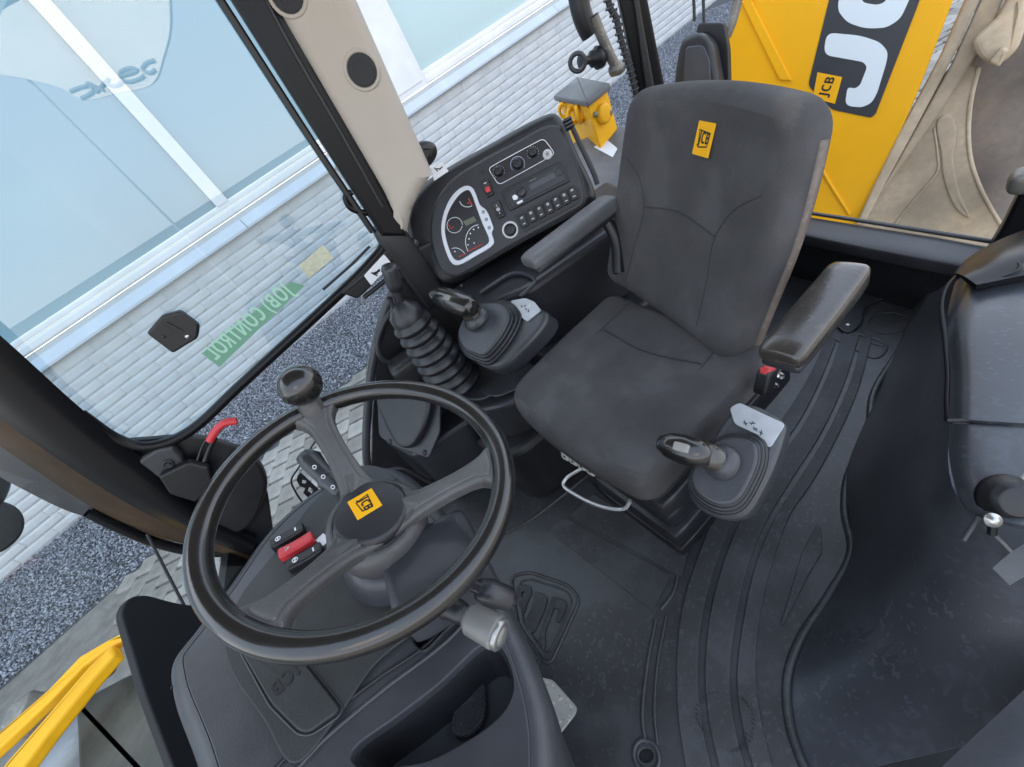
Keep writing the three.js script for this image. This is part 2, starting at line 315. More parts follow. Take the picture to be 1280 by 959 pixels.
{ // added unseen sheet, shaped and sunlit so its mirror image brightens the side window
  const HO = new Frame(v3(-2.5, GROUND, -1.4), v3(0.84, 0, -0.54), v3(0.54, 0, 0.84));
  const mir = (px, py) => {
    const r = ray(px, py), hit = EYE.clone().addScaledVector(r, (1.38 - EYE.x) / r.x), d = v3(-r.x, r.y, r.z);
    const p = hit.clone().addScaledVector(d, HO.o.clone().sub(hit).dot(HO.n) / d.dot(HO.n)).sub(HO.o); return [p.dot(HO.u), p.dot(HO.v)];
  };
  const g = thing('reflection_sheet', 'added white sheet outside the cab, shaped to mirror as the bright window patch', 'reflection_sheet', HO);
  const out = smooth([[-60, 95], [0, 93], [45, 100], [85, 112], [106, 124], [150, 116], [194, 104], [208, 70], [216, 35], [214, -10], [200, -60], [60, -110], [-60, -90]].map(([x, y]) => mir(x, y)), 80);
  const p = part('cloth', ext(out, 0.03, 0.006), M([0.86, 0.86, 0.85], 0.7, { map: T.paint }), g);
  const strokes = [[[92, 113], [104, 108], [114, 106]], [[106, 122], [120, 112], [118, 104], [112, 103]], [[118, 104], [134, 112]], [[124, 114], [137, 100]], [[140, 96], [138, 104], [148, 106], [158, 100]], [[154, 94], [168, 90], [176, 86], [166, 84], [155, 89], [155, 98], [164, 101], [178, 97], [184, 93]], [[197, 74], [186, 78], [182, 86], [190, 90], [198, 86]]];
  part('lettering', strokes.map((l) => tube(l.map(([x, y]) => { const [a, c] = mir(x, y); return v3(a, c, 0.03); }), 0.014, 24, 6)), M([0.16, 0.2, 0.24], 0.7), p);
  const [mx, my] = mir(-52, 20); part('added_mast', rod(v3(mx, 0, -0.04), v3(mx, my, -0.04), 0.012), MAT.silver, g);
}
// ---------------------------------------------------------------- cab shell
const SIDE = new Frame(v3(1.38, 0, 0), v3(-1, 0, 0), v3(0, 0, 1));      // right-hand side of the cab; x runs to the rear
{
  const fl = struct('cab_floor', new THREE.BoxGeometry(1.5, 0.05, 2.45).translate(0.67, -0.031, 0.13), MAT.plasticDark);
  struct('front_bulkhead', new THREE.BoxGeometry(1.5, 0.32, 0.03).translate(0.67, 0.13, -1.03), MAT.plasticDark);
  const roof = thing('cab_roof', 'pale moulded cab roof over the seat', 'roof', v3(0.66, 2.02, 0.15));  // unseen; set above true cab height to let light and the reflection through
  part('roof_panel', soft(1.44, 0.1, 2.5, 0.04, 6).translate(0.08, 0, 0), MAT.white, roof);
  part('roof_lining', soft(1.34, 0.03, 2.3, 0.012, 4).translate(0.08, -0.068, 0), MAT.beige, roof);
}
// --- side window: tinted pane in a tubular frame, its decals and bracket
{
  const w = thing('side_window', 'tinted upper side window in a black tubular frame with green decal', 'window', SIDE);
  const outline = SIDE.Ls([[-120, 300], [0, 425], [90, 505], [145, 547], [175, 556], [205, 551], [235, 536], [350, 432], [462, 326], [480, 302], [478, 272], [394, 180], [277, 0], [200, -110], [60, -120]]);
  const glass = new THREE.MeshPhysicalMaterial({ transmission: 1, roughness: 0.0, thickness: 0, ior: 1.95 }); glass.color.setRGB(0.70, 0.82, 0.87);
  part('pane', new THREE.ShapeGeometry(new THREE.Shape(V2(outline))), glass, w);
  const P = (x, y, h) => SIDE.P(x, y, h);
  part('frame_tube', tube([[100, 518], [146, 549], [176, 558], [208, 553], [240, 537], [300, 482], [350, 436], [400, 390], [462, 330], [481, 304], [481, 272], [462, 240]].map(([x, y]) => P(x, y, 0.012)), 0.015, 90, 12), MAT.gloss, w);
  part('gasket', tube([[404, 362], [440, 330], [462, 308]].map(([x, y]) => P(x, y, 0.016)), 0.004, 20, 8), MAT.plasticDark, w);
  // green decal, print seen from behind
  const dq = SIDE.Ls([[252, 442], [364, 352], [381, 357], [274, 459]], 0.003);
  const decalM = new THREE.MeshPhysicalMaterial({ roughness: 0.6, transmission: 0.35, thickness: 0 }); decalM.color.setRGB(0.22, 0.46, 0.33);
  const dec = part('green_decal', ext(dq, 0.0012, 0.0003).translate(0, 0, 0.002), decalM, w, { label: 'green strip decal with mirrored lettering' });
  {
    const a = SIDE.P(263, 447, 0.004), b = SIDE.P(365, 359, 0.004), ang = Math.atan2(b.y - a.y, b.x - a.x), len = a.distanceTo(b);
    const t = text('JOB) CONTROL', 0.045, 0.0006); t.computeBoundingBox(); const k = len * 0.98 / (t.boundingBox.max.x - t.boundingBox.min.x);
    t.scale(-k, 1.0, 1); const pp = t.attributes.position; for (let i = 0; i < pp.count; i += 3) for (const n of ['position', 'normal', 'uv']) { const q = t.attributes[n]; for (let c = 0; c < q.itemSize; c++) { const s = q.getComponent(i + 1, c); q.setComponent(i + 1, c, q.getComponent(i + 2, c)); q.setComponent(i + 2, c, s); } }
    t.rotateZ(ang); t.translate((a.x + b.x) / 2, (a.y + b.y) / 2, 0.0035);
    part('lettering', t, M([0.35, 0.6, 0.47], 0.6), dec);
  }
  part('cream_label', ext(SIDE.Ls([[373, 332], [404, 306], [417, 322], [386, 348]]), 0.001, 0.0003).translate(0, 0, 0.002), M([0.62, 0.64, 0.5], 0.6, { map: T.stone }), w);
  // bracket clamped through the pane
  const bk = part('bracket', ext(rounded(SIDE.Ls([[184, 415], [203, 393], [226, 387], [250, 405], [248, 421], [217, 440]], 0.01), 0.008), 0.022, 0.006).translate(0, 0, 0.002), MAT.plasticDark, w);
  const s1 = SIDE.P(234, 421, 0.026), s2 = SIDE.P(204, 421, 0.026);
  part('screw', new THREE.SphereGeometry(0.006, 12, 8).scale(1, 1, 0.5).translate(s1.x, s1.y, 0.025), MAT.steel, bk);
  part('screw', new THREE.SphereGeometry(0.005, 12, 8).scale(1, 1, 0.5).translate(s2.x, s2.y, 0.025), MAT.black, bk);
  part('rib', tube([[208, 404], [228, 415]].map(([x, y]) => SIDE.P(x, y, 0.026)), 0.003, 6, 6), MAT.plastic, bk);
}
// --- black hinge post beside it
{
  const p = thing('window_post', 'black glossy window post standing beside the beige speaker pillar', 'post', SIDE);
  part('post_face', ext(SIDE.Ls([[286, -60], [345, -60], [394, 90], [470, 222], [505, 292], [474, 292], [400, 178], [268, -30]]), 0.06, 0.012).translate(0, 0, -0.01), MAT.gloss, p);
  part('seal_strip', tube([[256, -30], [300, 38], [394, 183], [466, 290]].map(([x, y]) => SIDE.P(x, y, 0.03)), 0.009, 30, 8), MAT.frame, p);
  part('edge_bead', tube([[318, -30], [362, 55], [420, 155], [478, 258]].map(([x, y]) => SIDE.P(x, y, 0.05)), 0.005, 30, 8), MAT.frame, p);
  part('hinge', tube([[440, 240], [432, 245], [436, 258], [446, 264], [462, 268], [472, 282]].map(([x, y]) => SIDE.P(x, y, 0.03)), 0.008, 30, 10), MAT.gloss, p);
  part('foot', soft(0.09, 0.3, 0.07, 0.02, 5).translate(0.085, 0.75, 0.005), MAT.plasticDark, p);
}
// --- beige pillar with two speakers
{
  const BF = new Frame(v3(1.33, 0.9, 0.2), v3(-0.93, 0, -0.36), v3(-0.36, 0, 0.93));
  const p = thing('speaker_pillar', 'beige moulded cab pillar with round black speakers', 'pillar', BF);
  const o = BF.Ls([[300, -70], [405, -70], [440, 0], [538, 220], [526, 238], [514, 262], [508, 292], [500, 298], [478, 240]]);
  part('pillar_cover', ext(o, 0.12, 0.036, [], 10).translate(0, 0, -0.09), MAT.beige, p);
  for (const [x, y] of [[452.5, 88], [358, -8]]) {
    const c = BF.P(x, y, 0.031), r = 0.0335;
    const s = part('speaker', lathe([[0, 0.004], [r * 0.55, 0.002], [r * 0.62, 0.005], [r * 0.95, 0.004], [r, 0]], 32).rotateX(Math.PI / 2).translate(c.x, c.y, 0.0305), M([0.03, 0.03, 0.032], 0.7, { bump: T.mesh, bumpScale: 0.0006 }), p);
    part('ring', new THREE.TorusGeometry(r + 0.004, 0.005, 10, 40).translate(c.x, c.y, 0.029), MAT.beige, s);
  }
  const s = BF.P(478, 247, 0.028); part('screw', new THREE.SphereGeometry(0.006, 12, 8).translate(s.x, s.y, 0.02), MAT.black, p);
}
// --- right front post and the latch plate at its foot
{
  const p = thing('front_post', 'black glossy front corner post with a brown reflection painted along it', 'post', SIDE);
  const top = [[-260, 200], [-130, 315], [0, 425], [75, 494], [140, 550], [185, 585], [240, 640], [300, 672]];
  const low = [[-260, 262], [-130, 385], [0, 503], [60, 548], [130, 596], [190, 632], [260, 662], [330, 690]];
  part('post_face', surf([top.map(([x, y]) => SIDE.P(x, y, 0.0)), top.map(([x, y], i) => SIDE.P((x * 2 + low[i][0]) / 3, (y * 2 + low[i][1]) / 3, 0.02)), top.map(([x, y], i) => SIDE.P((x + low[i][0] * 2) / 3, (y + low[i][1] * 2) / 3, 0.022)), low.map(([x, y]) => SIDE.P(x, y, 0.004))], 0.03, 40, 16), MAT.gloss, p);
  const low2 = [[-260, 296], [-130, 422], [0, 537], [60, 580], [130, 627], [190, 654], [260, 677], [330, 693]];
  part('reflection_strip', surf([low.map(([x, y]) => SIDE.P(x, y, 0.0)), low.map(([x, y], i) => SIDE.P((x + low2[i][0]) / 2, (y + low2[i][1]) / 2, -0.006)), low2.map(([x, y]) => SIDE.P(x, y, -0.03))], 0.03, 40, 10), M([0.06, 0.036, 0.02], 0.55, { map: T.wear, bump: T.grain, specularIntensity: 0.5 }), p);  // brown reflection on the post, put into the colour of a strip
  const low3 = [[-260, 345], [-130, 472], [0, 585], [40, 608], [85, 630], [115, 640], [160, 658], [200, 666]];
  part('edge_trim', surf([low2.map(([x, y]) => SIDE.P(x, y - 2, -0.032)), low3.map(([x, y]) => SIDE.P(x, y, -0.06))], 0.02, 40, 4), MAT.plasticMid, p);
  part('lower_edge', tube([[110, 640], [150, 660], [200, 680], [250, 690], [310, 690], [350, 690]].map(([x, y]) => SIDE.P(x, y, -0.01)), 0.016, 30, 10), MAT.gloss, p);
}
{
  const g = thing('window_latch', 'black window latch with a red handle beneath the side window', 'latch', SIDE);
  part('mounting_plate', ext(rounded(SIDE.Ls([[150, 552], [232, 545], [262, 548], [300, 560], [325, 585], [335, 620], [345, 690], [290, 688], [215, 640]]), 0.02), 0.02, 0.006).translate(0, 0, -0.02), MAT.plasticDark, g);
  part('keeper_plate', ext(rounded(SIDE.Ls([[172, 575], [196, 560], [216, 556], [228, 570], [236, 600], [216, 622], [204, 620], [178, 598]], 0.02), 0.012), 0.03, 0.008).translate(0, 0, 0.0), MAT.plasticMid, g);
  const c = SIDE.P(210, 581, 0.035); part('bolt', [new THREE.TorusGeometry(0.011, 0.004, 8, 20).translate(c.x, c.y, 0.032), new THREE.CylinderGeometry(0.008, 0.008, 0.008, 6).rotateX(Math.PI / 2).translate(c.x, c.y, 0.033)], MAT.plastic, g);
  const body = part('latch_body', ext(rounded(SIDE.Ls([[200, 590], [236, 573], [262, 580], [268, 600], [246, 622], [214, 612]], 0.03), 0.008), 0.03, 0.006).translate(0, 0, 0.025), MAT.plasticDark, g);
  part('lever', [tube([[247, 575], [254, 556], [262, 545]].map(([x, y]) => SIDE.P(x, y, 0.06)), 0.004, 10, 8), tube([[256, 576], [262, 560], [268, 548]].map(([x, y]) => SIDE.P(x, y, 0.055)), 0.008, 10, 8)], MAT.frame, body);
  part('red_grip', tube([[262, 551], [268, 541], [276, 532], [283, 528], [290, 527], [296, 526]].map(([x, y]) => SIDE.P(x, y, 0.06)), 0.0115, 30, 12), MAT.red, g);
  part('lock_block', [soft(0.05, 0.03, 0.03, 0.006, 3).rotateZ(-0.9).translate(...SIDE.L(218, 638, 0.03), 0.02), soft(0.035, 0.02, 0.02, 0.005, 3).rotateZ(-0.7).translate(...SIDE.L(196, 632, 0.03), 0.02)], M([0.08, 0.09, 0.1], 0.25, { metalness: 0.4 }), g);
  part('cover', ext(smooth(SIDE.Ls([[296, 562], [322, 576], [334, 600], [330, 622], [312, 655], [285, 668], [262, 660], [270, 610]], 0.02), 40), 0.04, 0.012).translate(0, 0, -0.006), MAT.plasticDark, g);
}
// --- lower side pane with its decal, and the frame below the rail
{
  const w = thing('lower_side_window', 'low clear side pane with black outlined lettering, below the window rail', 'window', SIDE);
  const glass = new THREE.MeshPhysicalMaterial({ transmission: 1, roughness: 0, thickness: 0, ior: 1.45 }); glass.color.setRGB(0.93, 0.95, 0.95);
  part('pane', new THREE.ShapeGeometry(new THREE.Shape(V2(SIDE.Ls([[290, 540], [470, 345], [505, 330], [462, 478], [458, 585], [440, 660], [340, 690]])))).translate(0, 0, -0.02), glass, w);
  part('side_lining', ext(SIDE.Ls([[512, 318], [500, 350], [483, 400], [470, 465], [466, 520], [465, 585], [470, 640], [560, 660], [700, 560], [700, 250], [560, 290]]), 0.03, 0.004).translate(0, 0, -0.03), MAT.plasticDark, w);
  part('pane_seal', tube([[520, 300], [497, 350], [478, 400], [464, 465], [459, 520], [458, 570], [462, 600], [455, 640]].map(([x, y]) => SIDE.P(x, y, 0)), 0.015, 40, 10), MAT.plasticMid, w);
  const ring = (l, r, k) => tube(rounded(SIDE.Ls(l), r, 4).map(([a, b]) => v3(a, b, -0.017)), k, 60, 5, true);
  const L2 = (l) => SIDE.Ls(l.map(([x, y]) => [300 + x / 5.994, 490 + y / 5.994]));
  const dec = part('decal_outline', tube(L2([[600, 340], [530, 445], [500, 500], [440, 590], [385, 680], [400, 740], [510, 870], [640, 780], [755, 690]]).map(([a, b]) => v3(a, b, -0.017)), 0.0034, 60, 6), MAT.black, w);
  part('lettering', [
    ext(L2([[455, 625], [600, 760], [575, 800], [545, 822], [510, 815], [475, 780], [490, 745], [450, 730], [425, 690], [430, 655]]), 0.0012, 0, [L2([[470, 680], [500, 690], [490, 715], [465, 705]]), L2([[520, 735], [550, 755], [540, 785], [510, 765]])]),
    ext(L2([[540, 455], [600, 470], [680, 590], [650, 600], [590, 500]]), 0.0012, 0), ext(L2([[590, 420], [610, 380], [720, 560], [700, 570], [640, 470]]), 0.0012, 0)].map((g) => g.translate(0, 0, -0.018)), MAT.black, dec);
  part('lower_rail', tube([[330, 690], [380, 668], [440, 655], [480, 640]].map(([x, y]) => SIDE.P(x, y, 0)), 0.02, 20, 10), MAT.gloss, w);
}
// --- windscreen
{
  const WS = new Frame(v3(0.7, 0.9, -0.98), v3(0, 0, 1), v3(1, 0, 0));
  const w = thing('windscreen', 'clear front windscreen ahead of the steering console', 'windscreen', WS);
  const glass = new THREE.MeshPhysicalMaterial({ transmission: 1, roughness: 0, thickness: 0, ior: 1.45 }); glass.color.setRGB(0.92, 0.95, 0.94);
  part('pane', new THREE.PlaneGeometry(1.42, 1.5).translate(-0.05, 0.0, 0), glass, w);
  part('edge_seal', tube([[184, 668], [208, 715], [238, 772], [270, 830]].map(([x, y]) => WS.P(x, y, 0.004)), 0.004, 16, 8), MAT.black, w);
  // black splash panel standing against the glass
  const f = part('lower_panel', ext(rounded(WS.Ls([[136, 776], [146, 757], [168, 753], [205, 763], [262, 770], [330, 860], [330, 1010], [214, 1010], [166, 880]]), 0.03), 0.02, 0.004).translate(0, 0, 0.012), M([0.008, 0.009, 0.011], 0.7), w, { label: 'matt black panel against the glass beside the console' });
}
// --- rear right post with corrugated hose
{
  const RF = new Frame(v3(1.3, 0.8, 1.0), v3(-0.85, 0, -0.53), v3(-0.53, 0, 0.85));
  const p = thing('rear_post', 'black rear cab post with a corrugated hose clipped along it', 'post', RF);
  const L = (l) => RF.Ls(l);
  part('post_face', ext(L([[762, -40], [798, -40], [808, 0], [828, 100], [840, 160], [806, 160], [796, 112], [772, 0]]), 0.06, 0.008).translate(0, 0, -0.03), MAT.gloss, p);
  part('flange', ext(L([[782, -40], [790, -40], [800, 20], [818, 120], [822, 160], [812, 160], [802, 90], [792, 20]]), 0.02, 0.006).translate(0, 0, 0.028), MAT.frame, p);
  const path = new THREE.CatmullRomCurve3([[757, -30], [762, 8], [770, 22], [774, 40], [780, 62], [788, 90], [800, 140]].map(([x, y]) => RF.P(x, y, 0.045)));
  const hose = part('hose', new THREE.TubeGeometry(path, 40, 0.0085, 10), MAT.black, p);
  const rings = []; for (let i = 0; i < 22; i++) { const t = i / 21, q = path.getPointAt(t), d = path.getTangentAt(t); rings.push(new THREE.TorusGeometry(0.0105, 0.0034, 8, 18).applyQuaternion(new THREE.Quaternion().setFromUnitVectors(v3(0, 0, 1), d)).translate(q.x, q.y, q.z)); }
  rings.forEach((r) => part('ring', r, MAT.plasticMid, hose));
}
// --- rear sill, and the corner post at its end
{
  const s = thing('rear_sill', 'blue black moulded sill under the rear window behind the seat', 'sill', v3(0.9, 0, 1.25));
  part('sill_cap', soft(1.0, 0.05, 0.1, 0.016, 5).translate(0.08, 0.205, 0.0), MAT.plastic, s);
  part('sill_face', soft(1.0, 0.18, 0.03, 0.01, 4).translate(0.08, 0.09, 0.005), MAT.plasticDark, s);
  part('window_seal', tube([v3(-0.42, 0.235, 0.05), v3(0, 0.238, 0.05), v3(0.58, 0.235, 0.05)], 0.006, 20, 8), MAT.plasticMid, s);
  const RP = new Frame(v3(0.5, 0.25, 1.28), v3(-0.4, 0, -0.9), v3(-0.9, 0, 0.4));
  const p = thing('rear_corner_post', 'black rear corner post rising from the end of the sill', 'post', RP);
  part('post_face', ext(RP.Ls([[1228, 322], [1252, 282], [1290, 205], [1400, 30], [1400, 180], [1330, 260], [1290, 310], [1255, 345]]), 0.05, 0.01).translate(0, 0, -0.03), MAT.gloss, p);
  const k = RP.P(1278, 232, 0.03); part('catch', soft(0.05, 0.055, 0.05, 0.02, 5).translate(k.x, k.y, 0.01), MAT.castSteel, p);
}

{ // knob and sticker where the pillar meets the instrument panel
  const k = thing('grab_knob', 'black rubber knob on the pillar edge above the instrument panel', 'knob', SIDE);
  part('knob', ext(smooth(SIDE.Ls([[518, 182], [530, 176], [543, 180], [546, 192], [538, 206], [530, 208]]), 30), 0.05, 0.018).translate(0, 0, -0.03), MAT.frame, k);
  const l = part('sticker', ext(SIDE.Ls([[538, 210], [552, 202], [560, 214], [542, 226]]), 0.002, 0.0005).translate(0, 0, 0.004), MAT.print, k);
  part('symbol', [0, 1, 2].map((i) => new THREE.BoxGeometry(0.003, 0.014, 0.0008).rotateZ(0.3 + i * 0.7).translate(...SIDE.L(545 + i * 3, 212 - i, 0.006), 0.0065)), MAT.black, l);
}
// ---------------------------------------------------------------- floor mat
const FLOOR = new Frame(v3(0.5, 0.0, 0.3), v3(0, 1, 0), v3(1, 0, 0));    // v runs to -z (forward)
{
  const F = FLOOR, mat = thing('floor_mat', 'ribbed black rubber floor mat with raised logo and bars', 'floor mat', F);
  const edge = [[1010, 318], [1090, 335], [1148, 357], [1160, 378], [1130, 430], [1092, 492], [1085, 545], [1060, 596], [1056, 640], [1064, 690], [1036, 745], [1000, 800], [984, 850], [988, 910], [1012, 975], [1060, 1080]];
  const rim = edge.concat([[560, 1150], [380, 900], [480, 640], [640, 560], [900, 330]]);
  part('mat_sheet', ext(F.Ls(rim), 0.008, 0.002, [F.Ls(Array.from({ length: 20 }, (_, i) => [808 + 9 * Math.cos(i * Math.PI / 10), 945 + 9 * Math.sin(i * Math.PI / 10)])).reverse()]).translate(0, 0, -0.004), MAT.rubber, mat);
  const T0 = (l, r, n = 60) => tube(l.map(([x, y]) => F.P(x, y, 0.004)), r, n, 8);
  part('raised_edge', T0(edge, 0.009, 120), MAT.rubber, mat);
  { const dash = []; for (const [cx, cy, rx, ry, a0, a1, n] of [[893, 892, 22, 26, 2.2, 4.9, 13], [918, 905, 24, 34, -1.2, 1.2, 15], [912, 908, 22, 32, 0.3, 1.4, 9]]) for (let i = 0; i < n; i++) { const t = a0 + (a1 - a0) * i / (n - 1), [a, b] = F.L(cx + rx * Math.cos(t) + rr(-1, 1), cy + ry * Math.sin(t), 0.011); dash.push(new THREE.BoxGeometry(rr(0.004, 0.008), 0.0026, 0.0008).rotateZ(0.25).translate(a, b, 0.0104)); } part('dark_scuff', dash, MAT.black, mat, { kind: 'stuff' }); }
  const bar = (l, h = 0.007, m = MAT.rubberFine, name = 'tread_bar') => part(name, ext(rounded(F.Ls(l, h), 0.006), h, 0.0014).translate(0, 0, 0.003), m, mat);
  // long curved treads of the gangway (between inner and outer curves, in rows from door to seat)
  const curves = [
    [[1040, 395], [1020, 450], [985, 510], [940, 570], [900, 625], [872, 690], [850, 760], [843, 830], [845, 900], [858, 985]],
    [[1052, 412], [1030, 470], [1000, 530], [955, 590], [920, 650], [895, 715], [880, 780], [876, 850], [882, 910], [900, 985]],
    [[1078, 420], [1060, 480], [1030, 545], [992, 606], [960, 660], [938, 720], [925, 785], [918, 850], [925, 910], [945, 985]],
    [[1090, 420], [1072, 490], [1040, 560], [1015, 605], [990, 640], [968, 700], [952, 765], [946, 840], [953, 900], [975, 985]]];
  const spl = curves.map((l) => smooth(l, 30, false)), ribbon = (a, b, t0 = 0, t1 = 30, k = 0.18) => {
    const A = a.slice(t0, t1 + 1), B = b.slice(t0, t1 + 1), mix = (p, q, f) => [p[0] + (q[0] - p[0]) * f, p[1] + (q[1] - p[1]) * f];
    return A.map((p, i) => mix(p, B[i], k)).concat(B.map((p, i) => mix(p, A[i], k)).reverse());
  };
  bar(ribbon(spl[0], spl[1], 1, 30, 0.1)); bar(ribbon(spl[1], spl[2], 0, 30, 0.14)); bar(ribbon(spl[2], spl[3].map((p) => [p[0] + 2, p[1]]), 0, 30, 0.12));
  bar([[1022, 655], [1027, 662], [1028, 690], [1010, 720], [980, 780], [976, 782], [990, 735], [1003, 690]], 0.007);
  // short bars in front of the seat
  bar([[712, 645], [742, 618], [860, 690], [852, 722]]); bar([[682, 662], [708, 648], [838, 720], [816, 764]], 0.005);
  bar([[748, 614], [780, 600], [872, 645], [866, 684]]);
  part('groove_ridge', T0([[820, 775], [808, 840], [803, 900], [808, 930]], 0.005), MAT.rubber, mat);
  part('groove_ridge', T0([[833, 770], [822, 830], [818, 890], [822, 932]], 0.004), MAT.rubber, mat);
  part('drain_ring', new THREE.TorusGeometry(0.026, 0.005, 8, 30).translate(...F.L(808, 945, 0.005), 0.005), MAT.rubber, mat);
  part('ridge', T0([[850, 700], [842, 740], [826, 762]], 0.005), MAT.rubber, mat);
  part('ridge', T0([[612, 676], [660, 652], [700, 622], [740, 590]], 0.006), MAT.rubber, mat);
  // logo panel: tapered frame with raised letters
  const q = [[640, 722], [662, 716], [712, 733], [726, 750], [690, 828], [680, 828], [648, 780]];
  const fr = part('logo_frame', [tube(rounded(F.Ls(q), 0.02).map(([a, b]) => v3(a, b, 0.004)), 0.005, 80, 6, true), tube(rounded(F.Ls([[650, 728], [664, 725], [708, 739], [717, 752], [688, 816], [682, 816], [655, 778]]), 0.015).map(([a, b]) => v3(a, b, 0.004)), 0.003, 80, 6, true)], MAT.rubber, mat);
  const letter = (l, holes = []) => part('letter', ext(rounded(F.Ls(l), 0.006), 0.007, 0.002, holes.map((h) => F.Ls(h))).translate(0, 0, 0.002), MAT.rubberFine, fr);
  const C = (l) => l.map(([x, y]) => [560 + x / 4.568, 640 + y / 4.568]);
  letter(C([[395, 440], [425, 415], [480, 430], [485, 470], [455, 530], [440, 590], [400, 520]]), [C([[420, 465], [445, 455], [440, 490], [425, 500]])]);
  letter(C([[500, 460], [550, 470], [575, 500], [560, 560], [500, 690], [470, 700], [440, 640], [490, 540]]));
  letter(C([[600, 490], [650, 495], [685, 520], [680, 560], [640, 640], [615, 625], [640, 560], [610, 555], [560, 690], [565, 760], [545, 795], [520, 740]]));
  // hatch and cover plate at the rear corner
  part('hatch_ring', new THREE.TorusGeometry(0.048, 0.0025, 8, 48).translate(...F.L(1110, 404, 0.004), 0.005), MAT.rubber, mat);
  part('corner_ridge', T0([[1018, 402], [1062, 415], [1108, 432], [1095, 448], [1060, 432], [1018, 412]], 0.004), MAT.rubber, mat);
  part('corner_ridge', T0([[1126, 372], [1100, 376], [1080, 395], [1078, 412], [1088, 428], [1108, 434]], 0.003), MAT.rubber, mat);
  const cp = thing('cover_plate', 'small black cover plate screwed to the mat corner', 'plate', F);
  part('plate', ext(smooth(F.Ls([[1078, 345], [1115, 360], [1126, 372], [1104, 374], [1082, 384], [1075, 406], [1060, 416], [1047, 408], [1047, 396], [1056, 375]], 0.014), 50), 0.012, 0.003).translate(0, 0, 0.004), MAT.plastic, cp);
  for (const [x, y] of [[1089, 359], [1111, 370], [1060, 405]]) part('screw', lathe([[0, 0.003], [0.005, 0.003], [0.0065, 0]], 14).rotateX(Math.PI / 2).translate(...F.L(x, y, 0.017), 0.0155), MAT.steel, cp);
  const pd = thing('foot_pedal', 'worn bare metal pedal with drilled tread beside the console', 'pedal', v3(...at(700, 885, 'y', 0.03).toArray()));
  const PF = new Frame(at(700, 885, 'y', 0.06), v3(0.05, 0.9, 0.3), v3(1, 0, 0)), inv = new THREE.Matrix4().makeTranslation(...pd.position.toArray().map((k) => -k)).multiply(PF.m);
  const pg = ext(rounded(PF.Ls([[676, 848], [692, 852], [722, 886], [720, 894], [700, 920], [690, 922], [668, 905], [664, 862]]), 0.006), 0.008, 0.002, [[692, 862], [700, 872], [708, 882], [714, 890], [704, 902], [698, 910], [692, 900], [684, 858]].map(([x, y]) => { const [a, b] = PF.L(x, y); return Array.from({ length: 8 }, (_, i) => [a + 0.0035 * Math.cos(i * Math.PI / 4), b - 0.0035 * Math.sin(i * Math.PI / 4)]); })).applyMatrix4(inv);
  part('tread_plate', pg, M([0.55, 0.55, 0.53], 0.45, { metalness: 0.6, map: T.scuff }), pd);
  part('pedal_arm', rod(v3(-0.02, 0.02, -0.01), v3(-0.03, -0.03, -0.05), 0.01), MAT.castSteel, pd);
}
